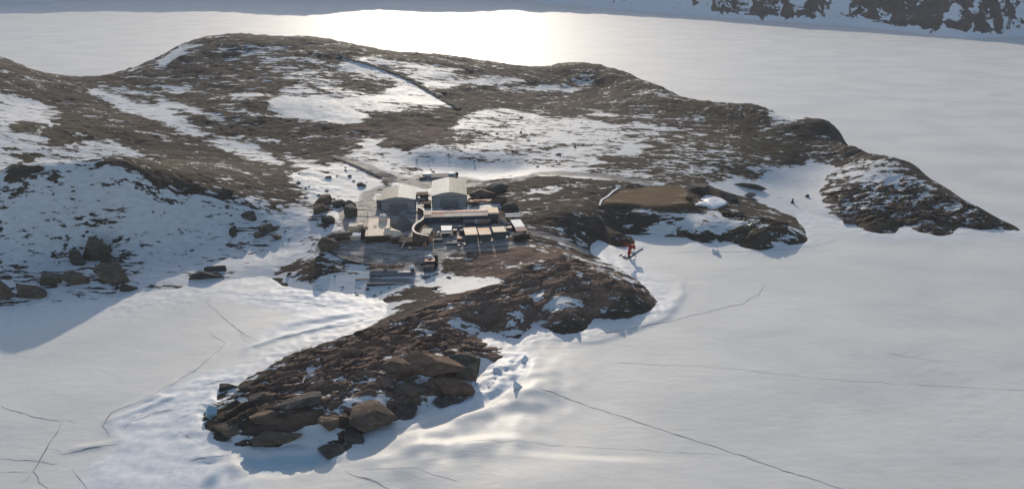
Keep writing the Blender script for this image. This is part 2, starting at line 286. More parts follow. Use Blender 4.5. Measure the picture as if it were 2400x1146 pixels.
# ------------------------------------------------------------------ helpers
COL = S.collection
def tag(o, label=None, cat=None, group=None, kind=None):
    if label: o['label'] = label
    if cat: o['category'] = cat
    if group: o['group'] = group
    if kind: o['kind'] = kind
    return o
def grid_mesh(name, gx, gy, Z, mat, attrs, keep=None, flat=None):
    ny, nx = Z.shape; X, Y = np.meshgrid(gx, gy)
    idx = np.arange(nx * ny).reshape(ny, nx)
    q = np.stack([idx[:-1, :-1], idx[:-1, 1:], idx[1:, 1:], idx[1:, :-1]], -1)
    if keep is not None: q = q[keep[:-1, :-1] | keep[:-1, 1:] | keep[1:, 1:] | keep[1:, :-1]]
    q = q.reshape(-1, 4)
    used = np.unique(q); rem = np.full(nx * ny, -1); rem[used] = np.arange(len(used)); q = rem[q]
    co = np.stack([X, Y, Z], -1).reshape(-1, 3)[used]
    me = bpy.data.meshes.new(name)
    me.vertices.add(len(co)); me.vertices.foreach_set('co', co.astype(np.float32).ravel())
    me.loops.add(q.size); me.loops.foreach_set('vertex_index', q.astype(np.int32).ravel())
    me.polygons.add(len(q)); me.polygons.foreach_set('loop_start', np.arange(0, q.size, 4, dtype=np.int32))
    me.polygons.foreach_set('use_smooth', np.ones(len(q), bool))
    if flat is not None: me.polygons.foreach_set('use_smooth', (flat.reshape(-1)[used][q[:, 0]] < .5))
    me.update(calc_edges=True)
    for k, A in attrs.items():
        at = me.attributes.new(k, 'FLOAT', 'POINT'); at.data.foreach_set('value', A.reshape(-1)[used].astype(np.float32))
    me.materials.append(mat)
    o = bpy.data.objects.new(name, me); COL.objects.link(o); return o

class NT:
    def __init__(s, name):
        s.m = bpy.data.materials.new(name); s.m.use_nodes = True; s.t = s.m.node_tree; s.b = s.t.nodes['Principled BSDF']
    def n(s, typ, **kw):
        nd = s.t.nodes.new(typ)
        for k, v in kw.items():
            if k.startswith('i_'):
                key = k[2:]; key = int(key) if key.isdigit() else key.replace('_', ' ')
                s.put(nd.inputs[key], v)
            else: setattr(nd, k, v)
        return nd
    def put(s, inp, v):
        if isinstance(v, bpy.types.NodeSocket): s.t.links.new(v, inp)
        else: inp.default_value = v
    def attr(s, n): return s.n('ShaderNodeAttribute', attribute_name=n).outputs['Fac']
    def math(s, op, a, b=0.0, c=0.0, clamp=False):
        nd = s.n('ShaderNodeMath', operation=op, use_clamp=clamp); s.put(nd.inputs[0], a); s.put(nd.inputs[1], b); s.put(nd.inputs[2], c); return nd.outputs[0]
    def mr(s, v, a, b, c=0.0, d=1.0, smooth=True):
        nd = s.n('ShaderNodeMapRange', interpolation_type='SMOOTHSTEP' if smooth else 'LINEAR')
        for i, q in enumerate((v, a, b, c, d)): s.put(nd.inputs[i], q)
        return nd.outputs[0]
    def mix(s, f, a, b, mode='MIX'):
        nd = s.n('ShaderNodeMix', data_type='RGBA', blend_type=mode); s.put(nd.inputs[0], f); s.put(nd.inputs[6], a); s.put(nd.inputs[7], b); return nd.outputs[2]
    def pos(s, scale=(1, 1, 1), rot=(0, 0, 0), obj=False):
        tc = s.n('ShaderNodeTexCoord').outputs['Object'] if obj else s.n('ShaderNodeNewGeometry').outputs['Position']
        mp = s.n('ShaderNodeMapping'); s.put(mp.inputs[0], tc); mp.inputs['Scale'].default_value = scale; mp.inputs['Rotation'].default_value = rot; return mp.outputs[0]
    def noise(s, vec, scale, detail=4, rough=.5, dist=0.0):
        nd = s.n('ShaderNodeTexNoise'); s.put(nd.inputs['Vector'], vec); nd.inputs['Scale'].default_value = scale; nd.inputs['Detail'].default_value = detail
        nd.inputs['Roughness'].default_value = rough; nd.inputs['Distortion'].default_value = dist; return nd.outputs[0]
    def bump(s, h, strength, distance, normal=None):
        nd = s.n('ShaderNodeBump'); s.put(nd.inputs['Height'], h); nd.inputs['Strength'].default_value = strength; nd.inputs['Distance'].default_value = distance
        if normal is not None: s.put(nd.inputs['Normal'], normal)
        return nd.outputs[0]
def rgb(r, g, b): return (r, g, b, 1)

SNOW_COL = rgb(.68, .67, .645)
def land_material():
    T = NT('land')
    iso = T.pos(); st = T.pos((.36, 1, 1), (0, 0, -.12))
    sn = T.attr('snow'); lefth = T.attr('lefth'); red = T.attr('red'); trk = T.attr('track'); pad = T.attr('pad')
    stl = T.pos((.28, 1, 1), (0, 0, .6))
    def two(f):
        nd = T.n('ShaderNodeMix', data_type='FLOAT'); T.put(nd.inputs[0], lefth); T.put(nd.inputs[2], f(st)); T.put(nd.inputs[3], f(stl)); return nd.outputs[0]
    n1 = two(lambda q: T.noise(q, .16, 9, .66, .5)); n2 = two(lambda q: T.noise(q, .75, 7, .66))
    base = T.math('ADD', sn, T.math('MULTIPLY', T.math('SUBTRACT', n1, .5), 1.7))
    base = T.math('ADD', base, T.math('MULTIPLY', T.math('SUBTRACT', n2, .5), 1.3))
    n3 = two(lambda q: T.noise(T.n('ShaderNodeMapping', i_0=q, i_3=(.7, 1, 1)).outputs[0], .42, 6, .7, .4))
    base = T.math('ADD', base, T.math('MULTIPLY', T.math('SUBTRACT', n3, .5), 1.1))
    nz = T.n('ShaderNodeSeparateXYZ', i_0=T.n('ShaderNodeNewGeometry').outputs['Normal']).outputs[2]
    base = T.math('ADD', base, T.math('MULTIPLY', T.mr(nz, .4, .85, -.28, .0), T.mr(sn, .5, .64, 1.0, 0.0)))
    m = T.mr(base, .505, .545)
    # rock
    r1 = T.noise(st, .35, 10, .66, .3); r2 = T.noise(iso, .05, 4, .5); r3 = T.noise(iso, 2.2, 6, .65)
    grey = T.mix(T.mr(r1, .3, .7), rgb(.044, .033, .024), rgb(.118, .090, .066))
    redc = T.mix(T.mr(r1, .3, .7), rgb(.145, .091, .064), rgb(.32, .212, .152))
    olive = T.mix(T.mr(r1, .3, .7), rgb(.042, .035, .022), rgb(.105, .088, .058))
    rock = T.mix(T.mr(red, 0, 1), grey, redc); rock = T.mix(T.mr(T.math('MULTIPLY', red, -1.0), 0, 1), rock, olive)
    rock = T.mix(T.mr(r2, .35, .65), rock, T.mix(1.0, rock, rgb(.72, .72, .75), 'MULTIPLY'))
    rock = T.mix(T.math('MULTIPLY', T.mr(r3, .35, .75), .5), rock, rgb(.085, .067, .053))
    # thin dusting of snow greys the rock edge
    dust = T.mr(base, .46, .52, 0, .10)
    rock = T.mix(dust, rock, rgb(.42, .43, .45))
    snowc = T.mix(T.mr(n2, .3, .7), rgb(.56, .555, .54), SNOW_COL)
    col = T.mix(m, rock, snowc)
    g1 = T.noise(T.pos((.3, 1, 1)), .6, 7, .62)
    trc = T.mix(T.mr(g1, .35, .68), rgb(.165, .138, .115), rgb(.42, .39, .355))
    col = T.mix(T.math('MULTIPLY', T.mr(T.math('ADD', trk, T.math('MULTIPLY', T.math('SUBTRACT', g1, .5), 1.7)), .38, .62), .9), col, trc)
    pc = T.mix(T.mr(T.noise(T.pos((.25, 1, 1)), .4, 6, .6), .3, .7), rgb(.105, .066, .034), rgb(.160, .106, .058))
    col = T.mix(T.mr(T.math('ADD', pad, T.math('MULTIPLY', T.math('SUBTRACT', n2, .5), 1.5)), .45, .6), col, pc)
    T.put(T.b.inputs['Base Color'], col)
    T.put(T.b.inputs['Roughness'], T.mr(m, 0, 1, .82, .62)); T.put(T.b.inputs['Specular IOR Level'], T.math('MULTIPLY', T.mr(m, 0, 1, .06, .3), T.math('SUBTRACT', 1.0, T.math('MULTIPLY', trk, .8))))
    rb = T.math('ADD', T.math('MULTIPLY', T.noise(st, .8, 9, .68, .4), 1.0), T.math('MULTIPLY', r3, .45))
    inv = T.math('SUBTRACT', 1.0, T.math('MULTIPLY', m, .86))
    hgt = T.math('ADD', T.math('MULTIPLY', rb, inv), T.math('MULTIPLY', m, .35))
    flat = T.math('SUBTRACT', 1.0, T.math('MULTIPLY', T.math('MAXIMUM', pad, trk), .8))
    T.put(T.b.inputs['Normal'], T.bump(T.math('MULTIPLY', hgt, flat), .8, .6))
    return T.m
M_LAND = land_material()
keep = H > -1.2
land = grid_mesh('land', GX, GY, H, M_LAND, {'snow': SNF, 'red': RED, 'track': TRACK, 'pad': PADS, 'lefth': LEFTH}, keep, BLK * rockiness * 1.2)
tag(land, kind='structure')

# ------------------------------------------------------------------ frozen sea: one sheet to the horizon, drifted and heaved near the shore
IX = graded(-5000, 5000, .7, -235, 235, 1.045); IY = graded(-1500, 6000, .7, 150, 335, 1.04)
AX, AY = np.meshgrid(IX, IY)
inl = (AX > -560) & (AX < 330) & (AY > 140) & (AY < 800)
HB = np.where(inl, smooth_base(np.clip(AX, -560, 330), np.clip(AY, 140, 800)), -8)
flat0 = lambda x, y: np.zeros_like(np.asarray(x, float))
def ice_poly(pp): return [tuple(float(q) for q in at_z(px, py, 0)) for px, py in pp]
Z = .10 * fbm(AX, AY, 40, 3, .5, 3) * sstep(900, 500, np.hypot(AX, AY))
shore = sstep(-2.6, -.2, HB)
hum = fbm(AX, AY, 6, 4, .55, 51, True)
Z += shore * (.2 + .22 * (hum + .2))
ROUGH = np.zeros(AX.shape)
for v, pp in [(1,[(240,1000),(330,940),(460,880),(560,860),(520,930),(460,1000),(500,1060),(560,1110),(640,1160),(180,1160),(200,1090),(290,1040)]),(.8,[(520,690),(640,680),(760,690),(880,720),(870,745),(760,780),(620,800),(560,840),(600,790),(700,740),(560,710)]),
              (1.6,[(1090,925),(1130,880),(1210,830),(1255,840),(1220,900),(1150,940),(1050,975)]),(.35,[(1400,600),(1480,590),(1600,680),(1580,740),(1500,770),(1530,690),(1450,640)])]:
    sl, m = inside(ice_poly(pp), IX, IY); ROUGH[sl][m] = v
ROUGH = blur(ROUGH, 8)
drift = fbm(AX * .45 + AY * .2, AY, 4.5, 4, .55, 53)
jag = fbm(AX, AY, 3.4, 3, .6, 151, True)
Z += shore * .28 * np.maximum(jag, 0) * sstep(235, 215, AY)
Z += ROUGH * (.14 * hum + .36 * drift) + np.clip(ROUGH - .9, 0, 1) * 1.1 * np.maximum(jag, 0)
dx_, dy_ = (float(q) for q in at_z(1190, 1170, 0))
Z += 3.0 * np.exp(-(((AX - dx_) / 26) ** 2 + ((AY - dy_) / 21) ** 2)) * sstep(-1.2, -3.5, HB)      # broad swell added so the ice tilts sunward and catches glare
dx_, dy_ = (float(q) for q in at_z(790, 800, 0))
def ridge(pp, h, win, wout):
    """snow lip along a line: steep on the shore side, long apron outside"""
    global Z
    w = ice_poly(pp); d = dist_line(w, AX, AY) + .5 * fbm(AX, AY, 8, 2, .5, 8)
    sgn = np.zeros(AX.shape); best = np.full(AX.shape, 1e9)
    for (ax, ay), (bx, by) in zip(w[:-1], w[1:]):
        vx, vy = bx - ax, by - ay; L = vx * vx + vy * vy + 1e-9
        t = np.clip(((AX - ax) * vx + (AY - ay) * vy) / L, 0, 1); dd = np.hypot(AX - ax - t * vx, AY - ay - t * vy)
        c = vx * (AY - ay) - vy * (AX - ax); u = dd < best; sgn[u] = np.sign(c)[u]; best = np.minimum(best, dd)
    wid = np.where(sgn > 0, win, wout)
    tot = sum(math.dist(a, b) for a, b in zip(w[:-1], w[1:])); R_ = tot * .3
    e = np.minimum(np.hypot(AX - w[0][0], AY - w[0][1]), np.hypot(AX - w[-1][0], AY - w[-1][1]))
    Z += h * sstep(0, R_, e) * (.75 + .5 * fbm(AX, AY, 9, 2, .5, 19)) * np.exp(-(np.maximum(d, 0) / wid) ** 2)
ridge([(1300,820),(1255,842),(1240,885),(1215,925),(1160,962),(1060,1002),(960,1034),(880,1072),(800,1112)], 1.7, 5.5, 1.6)
ridge([(1200,850),(1190,885),(1150,925),(1060,962),(960,1008),(860,1062)], .9, 1.6, 1.2)
ridge([(1330,1048),(1150,1052),(1000,1066),(900,1086),(830,1104)], .9, 4.5, 2.0)
ridge([(480,1150),(520,1100),(545,1085),(580,1118)], 1.5, 2.0, 2.5)
ridge([(240,1015),(252,980),(300,952),(350,938),(400,905),(470,855),(525,812),(500,795)], .45, 1.6, .9)
ridge([(275,1020),(262,985),(330,960),(420,925),(470,905)], .5, 1.3, 1.0)
ridge([(560,848),(585,815),(660,790),(760,768),(870,742)], .7, 1.2, 1.6)
ridge([(1300,815),(1400,800),(1480,775),(1560,745),(1600,690),(1595,655),(1545,640)], .5, 3.0, 1.2)
ridge([(150,1055),(220,1046),(270,1040)], .4, 1.2, 1.0)
ridge([(440,1080),(500,1075),(560,1068)], .5, 1.3, 1.0)
ridge([(1330,800),(1300,870),(1275,940),(1200,1010),(1080,1068),(900,1108),(760,1150)], 1.5, 8, 9)  # wide swell ridge added so its shore side catches the sun glare
ridge([(640,765),(720,752),(800,742),(880,728)], .8, 3.5, 2)  # low ridge added to brighten the beach ice with glare
BLUE = np.zeros(AX.shape)
for v, pp in [(.8,[(560,1068),(620,1070),(740,1062),(800,1085),(710,1105),(640,1115),(585,1110),(545,1085)]),(1,[(470,985),(480,955),(505,952),(510,985),(480,1000)]),(.75,[(500,935),(520,915),(570,920),(590,935),(520,945)]),(.55,[(470,1146),(500,1095),(545,1090),(500,1170),(420,1170)]),
              (.35,[(1950,536),(2390,548),(2380,556),(2100,570),(1960,550)]),(.3,[(780,1050),(870,1020),(900,1030),(820,1080)])]:
    sl, m = inside(ice_poly(pp), IX, IY); BLUE[sl][m] = v
    if v >= .75: Z[sl][m] -= .35
BLUE = blur(BLUE, 5)
def iceh(x, y): return bil(Z, IX, IY, x, y)
def ice_material():
    T = NT('sea_ice'); iso = T.pos(); st = T.pos((.5, 1, 1), (0, 0, .35)); stf = T.pos((.3, 1, 1), (0, 0, -.12))
    n1 = T.noise(st, .045, 6, .55, .4); n2 = T.noise(stf, .5, 6, .6); n3 = T.noise(stf, 1.4, 3, .5)
    col = T.mix(T.mr(n1, .3, .7), rgb(.57, .558, .523), rgb(.685, .657, .598))
    col = T.mix(T.math('MULTIPLY', T.mr(n2, .45, .7), .12), col, rgb(.82, .82, .83))
    flecks = T.mr(T.math('ADD', n3, T.math('MULTIPLY', T.math('SUBTRACT', T.noise(iso, .012, 3, .5), .5), .35)), .70, .76)
    col = T.mix(T.math('MULTIPLY', flecks, .45), col, rgb(.34, .37, .40))
    rough = T.attr('rough')
    col = T.mix(T.math('MULTIPLY', rough, .7, clamp=True), col, T.mix(T.mr(T.noise(iso, .5, 6, .6), .35, .65), rgb(.62, .64, .67), rgb(.80, .81, .82)))
    bl = T.math('ADD', T.attr('blue'), T.math('MULTIPLY', T.math('SUBTRACT', T.noise(iso, .5, 5, .6), .5), .35))
    col = T.mix(T.math('MULTIPLY', T.mr(bl, .25, .75), .85), col, rgb(.30, .45, .52))
    T.put(T.b.inputs['Base Color'], col)
    T.put(T.b.inputs['Roughness'], T.mr(n1, 0, 1, .54, .59)); T.b.inputs['IOR'].default_value = 1.5
    T.b.inputs['Specular IOR Level'].default_value = .5
    h = T.math('ADD', T.math('MULTIPLY', n2, .45), T.math('MULTIPLY', T.noise(st, .12, 7, .62, .5), 1.1))
    T.put(T.b.inputs['Normal'], T.bump(h, .42, .35))
    return T.m
M_ICE = ice_material()
ice = grid_mesh('sea_ice', IX, IY, Z, M_ICE, {'rough': np.clip(ROUGH + shore * .5, 0, 1), 'blue': BLUE})
tag(ice, kind='structure')

# ------------------------------------------------------------------ far hills beyond the frozen strait (they throw the long shadow on its far edge)
FOOT = [(-700,20),(0,4),(120,5),(230,-8),(500,-14),(740,-6),(820,-4),(930,-14),(1150,-6),(1300,10),(1500,27),(1640,38),(1800,50),(2000,62),(2150,78),(2260,90),(2340,88),(2400,86),(2600,100),(3100,130)]
EDGE = [(-700,40),(0,24),(400,20),(650,17),(820,29),(1000,21),(1200,25),(1400,33),(1600,48),(1800,68),(2000,84),(2200,98),(2400,113),(2700,130),(3100,160)]
def colx(tab, px): return np.interp(px, [t[0] for t in tab], [t[1] for t in tab])
pxs = np.linspace(-650, 3050, 900); sdist = np.r_[np.linspace(-12, 260, 120), np.linspace(270, 900, 50)]
fx, fy = at_z(pxs, colx(FOOT, pxs), 0); ex, ey = at_z(pxs, colx(EDGE, pxs), 0)
gap = np.hypot(fx - ex, fy - ey); Hc = np.clip(gap * 1.12 / (1 / math.tan(SUN_EL) - 1 / .72), 30, 420)
ker = np.ones(61) / 61; Hc = np.convolve(np.pad(Hc, 30, 'edge'), ker, 'valid')
R = np.hypot(fx, fy); hx = fx / R; hy = fy / R
SX, PX_ = np.meshgrid(sdist, pxs)
WX = fx[:, None] + hx[:, None] * SX; WY = fy[:, None] + hy[:, None] * SX
prof = .72 * SX
zz = np.where(SX < 0, SX * .4, np.minimum(prof, Hc[:, None]))
top = Hc[:, None]
zz = np.where(SX > 0, np.minimum(prof, top + (SX * .72 - top) * .05), zz)
zz += sstep(0, 60, SX) * (fbm(WX, WY, 130, 5, .5, 71) * 16 + fbm(WX, WY, 40, 5, .55, 72, True) * 7) * sstep(0, 25, SX)
snh = .66 + .62 * fbm(PX_ * .8, SX * .45 + PX_ * .15, 70, 4, .6, 73) - .26 * sstep(1560, 1750, PX_) * sstep(0, 14, SX) - .06 * sstep(1900, 2300, PX_) + .25 * sstep(14, 2, SX) + .1 * sstep(1600, 1300, PX_)
def strip_mesh(name, X, Y, Zq, mat, attrs):
    ny, nx = Zq.shape; idx = np.arange(nx * ny).reshape(ny, nx)
    q = np.stack([idx[:-1, :-1], idx[1:, :-1], idx[1:, 1:], idx[:-1, 1:]], -1).reshape(-1, 4)
    me = bpy.data.meshes.new(name); co = np.stack([X, Y, Zq], -1).reshape(-1, 3)
    me.vertices.add(len(co)); me.vertices.foreach_set('co', co.astype(np.float32).ravel())
    me.loops.add(q.size); me.loops.foreach_set('vertex_index', q.astype(np.int32).ravel())
    me.polygons.add(len(q)); me.polygons.foreach_set('loop_start', np.arange(0, q.size, 4, dtype=np.int32)); me.polygons.foreach_set('use_smooth', np.ones(len(q), bool))
    me.update(calc_edges=True)
    for k, A in attrs.items(): me.attributes.new(k, 'FLOAT', 'POINT').data.foreach_set('value', A.reshape(-1).astype(np.float32))
    me.materials.append(mat); o = bpy.data.objects.new(name, me); COL.objects.link(o); return o
def hill_material():
    T = NT('hill'); iso = T.pos(); sn = T.attr('snow'); v = T.pos((1, .4, 1))
    b = T.math('ADD', sn, T.math('MULTIPLY', T.math('SUBTRACT', T.noise(v, .06, 8, .66, .8), .5), 2.0))
    m = T.mr(b, .47, .53)
    r = T.noise(iso, .08, 8, .6)
    rock = T.mix(T.mr(r, .3, .7), rgb(.028, .028, .030), rgb(.075, .070, .068))
    T.put(T.b.inputs['Base Color'], T.mix(m, rock, rgb(.72, .73, .75))); T.b.inputs['Roughness'].default_value = .75; T.b.inputs['Specular IOR Level'].default_value = .1
    T.put(T.b.inputs['Normal'], T.bump(T.noise(iso, .12, 8, .62), .8, 5))
    return T.m
tag(strip_mesh('hills', WX, WY, zz, hill_material(), {'snow': snh}), kind='structure')
#@@OBJECTS
# ------------------------------------------------------------------ object helpers
fwd = Vector((0, cp, -sp)); CAMP = Vector((0, 0, CAM_H))
def ppm(p): return FPX / (p - CAMP).dot(fwd)
class MB:
    """collects shapes (local metres) and links them as one mesh object"""
    def __init__(s): s.bm = bmesh.new()
    def box(s, x0, x1, y0, y1, z0, z1, bev=.04, rot=0, skew=0):
        c = [(x0,y0,z0),(x1,y0,z0),(x1,y1,z0),(x0,y1,z0),(x0,y0,z1),(x1,y0,z1),(x1,y1,z1),(x0,y1,z1)]
        t = bmesh.new(); v = [t.verts.new(p) for p in c]
        for f in ((0,3,2,1),(4,5,6,7),(0,1,5,4),(1,2,6,5),(2,3,7,6),(3,0,4,7)): t.faces.new([v[i] for i in f])
        if bev: bmesh.ops.bevel(t, geom=t.edges[:], offset=bev, segments=1, affect='EDGES')
        if rot:
            m = Matrix.Translation(((x0+x1)/2,(y0+y1)/2,(z0+z1)/2)); bmesh.ops.transform(t, matrix=m @ Matrix.Rotation(rot, 4, 'Z') @ m.inverted(), verts=t.verts)
        s._add(t); return s
    def _add(s, t):
        me = bpy.data.meshes.new('tmp'); t.to_mesh(me); t.free(); s.bm.from_mesh(me); bpy.data.meshes.remove(me)
    def prism(s, prof, y0, y1):
        """profile in x,z swept along y"""
        t = bmesh.new(); a = [t.verts.new((x, y0, z)) for x, z in prof]; b = [t.verts.new((x, y1, z)) for x, z in prof]; n = len(prof)
        t.faces.new(a); t.faces.new(b[::-1])
        for i in range(n): t.faces.new((a[(i+1) % n], a[i], b[i], b[(i+1) % n]))
        bmesh.ops.recalc_face_normals(t, faces=t.faces); s._add(t); return s
    def xprism(s, prof, x0, x1):
        """profile in y,z swept along x"""
        t = bmesh.new(); a = [t.verts.new((x0, y, z)) for y, z in prof]; b = [t.verts.new((x1, y, z)) for y, z in prof]; n = len(prof)
        t.faces.new(a); t.faces.new(b[::-1])
        for i in range(n): t.faces.new((a[(i+1) % n], a[i], b[i], b[(i+1) % n]))
        bmesh.ops.recalc_face_normals(t, faces=t.faces); s._add(t); return s
    def slab(s, q, th):
        """sheet through four corners with thickness (downwards along its normal)"""
        q = [Vector(p) for p in q]; n = (q[1]-q[0]).cross(q[3]-q[0]).normalized()
        t = bmesh.new(); a = [t.verts.new(p) for p in q]; b = [t.verts.new(p - n * th) for p in q]
        t.faces.new(a); t.faces.new(b[::-1])
        for i in range(4): t.faces.new((a[i], b[i], b[(i+1)%4], a[(i+1)%4]))
        bmesh.ops.recalc_face_normals(t, faces=t.faces); s._add(t); return s
    def tube(s, pts, r, seg=8, taper=None):
        pts = [Vector(p) for p in pts]; t = bmesh.new(); rings = []
        for i, p in enumerate(pts):
            d = (pts[min(i+1, len(pts)-1)] - pts[max(i-1, 0)]).normalized()
            u = d.cross(Vector((0,0,1)) if abs(d.z) < .9 else Vector((1,0,0))).normalized(); w = d.cross(u)
            rr = r if taper is None else taper[i]
            rings.append([t.verts.new(p + u * rr * math.cos(2*math.pi*k/seg) + w * rr * math.sin(2*math.pi*k/seg)) for k in range(seg)])
        for a, b in zip(rings[:-1], rings[1:]):
            for k in range(seg): t.faces.new((a[k], a[(k+1)%seg], b[(k+1)%seg], b[k]))
        t.faces.new(rings[0][::-1]); t.faces.new(rings[-1]); bmesh.ops.recalc_face_normals(t, faces=t.faces); s._add(t); return s
    def ribbon(s, pts, w, h):
        """band of width w and height h along pts (z given = top)"""
        pts = [Vector(p) for p in pts]; t = bmesh.new(); rings = []
        for i, p in enumerate(pts):
            d = (pts[min(i+1, len(pts)-1)] - pts[max(i-1, 0)]); d.z = 0; d.normalize(); u = Vector((-d.y, d.x, 0)) * w / 2
            hh = h[i] if isinstance(h, (list, tuple)) else h
            rings.append([t.verts.new(q) for q in (p + u, p - u, p - u - Vector((0,0,hh)), p + u - Vector((0,0,hh)))])
        for a, b in zip(rings[:-1], rings[1:]):
            for k in range(4): t.faces.new((a[k], a[(k+1)%4], b[(k+1)%4], b[k]))
        t.faces.new(rings[0][::-1]); t.faces.new(rings[-1]); bmesh.ops.recalc_face_normals(t, faces=t.faces); s._add(t); return s
    def blob(s, c, r, seed=0, rough=.12, sub=2, zmin=None):
        t = bmesh.new(); bmesh.ops.create_icosphere(t, subdivisions=sub, radius=1)
        rn = random.Random(seed); ph = [(rn.uniform(1,3), rn.uniform(0,6), Vector((rn.gauss(0,1), rn.gauss(0,1), rn.gauss(0,1))).normalized()) for _ in range(7)]
        for v in t.verts:
            k = 1 + rough * sum(math.sin(f * 2 * v.co.dot(d) + p) for f, p, d in ph) / 2.4
            v.co = Vector((v.co.x * r[0] * k, v.co.y * r[1] * k, v.co.z * r[2] * k)) + Vector(c)
            if zmin is not None: v.co.z = max(zmin, v.co.z)
        s._add(t); return s
    def build(s, name, mat, parent=None, smooth=False, loc=None):
        me = bpy.data.meshes.new(name); s.bm.to_mesh(me); s.bm.free(); me.materials.append(mat)
        if smooth:
            for p in me.polygons: p.use_smooth = True
        o = bpy.data.objects.new(name, me); COL.objects.link(o)
        if parent: o.parent = parent
        if loc is not None: o.location = loc
        return o
def paint(name, c, rough=.6, var=.25, scale=.8, bump=.1, metal=0, stretch=(1,1,1), streak=False):
    T = NT(name); v = T.pos(stretch, obj=True)
    n = T.noise(v, scale, 6, .62); n2 = T.noise(v, scale * 5, 4, .6)
    d = tuple(q * (1 - var) for q in c)
    col = T.mix(T.mr(n, .35, .65), rgb(*d), rgb(*c)); col = T.mix(T.math('MULTIPLY', T.mr(n2, .5, .75), var * .8), col, rgb(*(q * .55 for q in c)))
    T.b.inputs['Specular IOR Level'].default_value = .2
    T.put(T.b.inputs['Base Color'], col); T.b.inputs['Roughness'].default_value = rough; T.b.inputs['Metallic'].default_value = metal
    T.put(T.b.inputs['Normal'], T.bump(n2, .5, bump)); return T.m
def sheet(name, c, pitch=.5, var=.15, axis='X', rough=.7):
    """ribbed sheet metal"""
    T = NT(name); w = T.n('ShaderNodeTexWave', bands_direction=axis, i_Scale=1 / pitch * .31); T.put(w.inputs['Vector'], T.pos(obj=True))
    n = T.noise(T.pos((1, .3, .3), obj=True), .7, 5, .6)
    col = T.mix(T.mr(n, .35, .7), rgb(*(q * (1 - var) for q in c)), rgb(*c)); T.put(T.b.inputs['Base Color'], col)
    T.b.inputs['Specular IOR Level'].default_value = .2; T.b.inputs['Roughness'].default_value = rough; T.put(T.b.inputs['Normal'], T.bump(w.outputs[0], .6, .05)); return T.m
M = dict(
 cream=sheet('cream_sheet', (.92,.85,.71)), dull_shaded=sheet('dull_shaded_cream_sheet', (.50,.45,.35)), grey=sheet('grey_sheet', (.34,.33,.315)), grey2=paint('grey_door', (.27,.265,.255)),
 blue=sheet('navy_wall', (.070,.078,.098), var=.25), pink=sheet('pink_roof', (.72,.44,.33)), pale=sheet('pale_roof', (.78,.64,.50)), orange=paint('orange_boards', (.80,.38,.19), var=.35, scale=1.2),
 white=paint('white_paint', (.80,.79,.76), var=.1), rim=paint('white_rim', (.70,.61,.52), var=.3), brown=paint('brown_earth', (.17,.115,.083), .9, .35, .7, .25), dkbrown=paint('dark_brown', (.095,.063,.048), .85, .35, 1, .2),
 beige=paint('beige_cladding', (.86,.68,.50), .65, .2, .5, .15), tan=paint('tan_boards', (.86,.62,.40), .65, .22, .9, .1), tan2=paint('tan_grey', (.74,.58,.43), .65, .22, .8, .1), tanpatch=paint('patched_rust_boards', (.84,.50,.27), .65, .4, 1.4, .1),
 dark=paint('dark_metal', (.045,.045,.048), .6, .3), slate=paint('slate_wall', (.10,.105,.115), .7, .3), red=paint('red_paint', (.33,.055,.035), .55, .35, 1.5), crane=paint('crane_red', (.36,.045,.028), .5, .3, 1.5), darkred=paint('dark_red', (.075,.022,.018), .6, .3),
 hood=paint('hood_salmon', (.58,.34,.25), .6, .3), rubber=paint('black_rubber', (.018,.018,.02), .85, .2), wood=paint('weathered_wood', (.30,.21,.15), .85, .4, .9, .1, stretch=(.3,1,1)), log=paint('brown_canvas', (.34,.19,.12), .9, .4, 1.2, .15),
 greydeck=paint('grey_deck', (.22,.215,.21), .8, .35, .8, .08), glass=paint('dark_glass', (.02,.025,.03), .15, .1), gravel=paint('grey_gravel', (.20,.195,.185), .95, .4, 2.2, .5),
)
def rock_mat(name, a, b, dust=.5):
    T = NT(name); v = T.pos((.6, 1, 1)); n = T.noise(v, .7, 9, .65, .3); n2 = T.noise(T.pos(), 2.6, 6, .65)
    col = T.mix(T.mr(n, .3, .7), rgb(*a), rgb(*b)); col = T.mix(T.math('MULTIPLY', T.mr(n2, .4, .75), .45), col, rgb(.10,.08,.062))
    nz = T.n('ShaderNodeSeparateXYZ', i_0=T.n('ShaderNodeNewGeometry').outputs['Normal']).outputs[2]
    f = T.mr(T.math('ADD', T.math('MULTIPLY', nz, .5), T.noise(T.pos(), .8, 7, .65)), 1.08, 1.16)
    col = T.mix(T.math('MULTIPLY', f, dust), col, rgb(.66,.665,.68))
    T.put(T.b.inputs['Base Color'], col); T.b.inputs['Roughness'].default_value = .85; T.b.inputs['Specular IOR Level'].default_value = .12
    T.put(T.b.inputs['Normal'], T.bump(T.math('ADD', n, T.math('MULTIPLY', n2, .4)), .8, .5)); return T.m
RM = dict(red=rock_mat('red_rock', (.10,.062,.044), (.225,.145,.104), .35), brown=rock_mat('brown_rock', (.082,.058,.042), (.19,.14,.102)), grey=rock_mat('grey_rock', (.05,.043,.036), (.13,.113,.095)), olive=rock_mat('olive_rock', (.066,.056,.039), (.165,.14,.10)), dark=rock_mat('dark_rock', (.03,.028,.026), (.10,.09,.08), .3))
def snow_mat(name, c, rough=.5):
    T = NT(name); n = T.noise(T.pos(), .9, 6, .6); T.put(T.b.inputs['Base Color'], T.mix(T.mr(n, .3, .7), rgb(*(q * .85 for q in c)), rgb(*c)))
    T.b.inputs['Roughness'].default_value = rough; T.b.inputs['IOR'].default_value = 1.31; T.put(T.b.inputs['Normal'], T.bump(n, .6, .3)); return T.m
SM = snow_mat('packed_snow', (.76,.765,.77)); BM_ = snow_mat('blue_ice', (.34,.50,.56), .35)

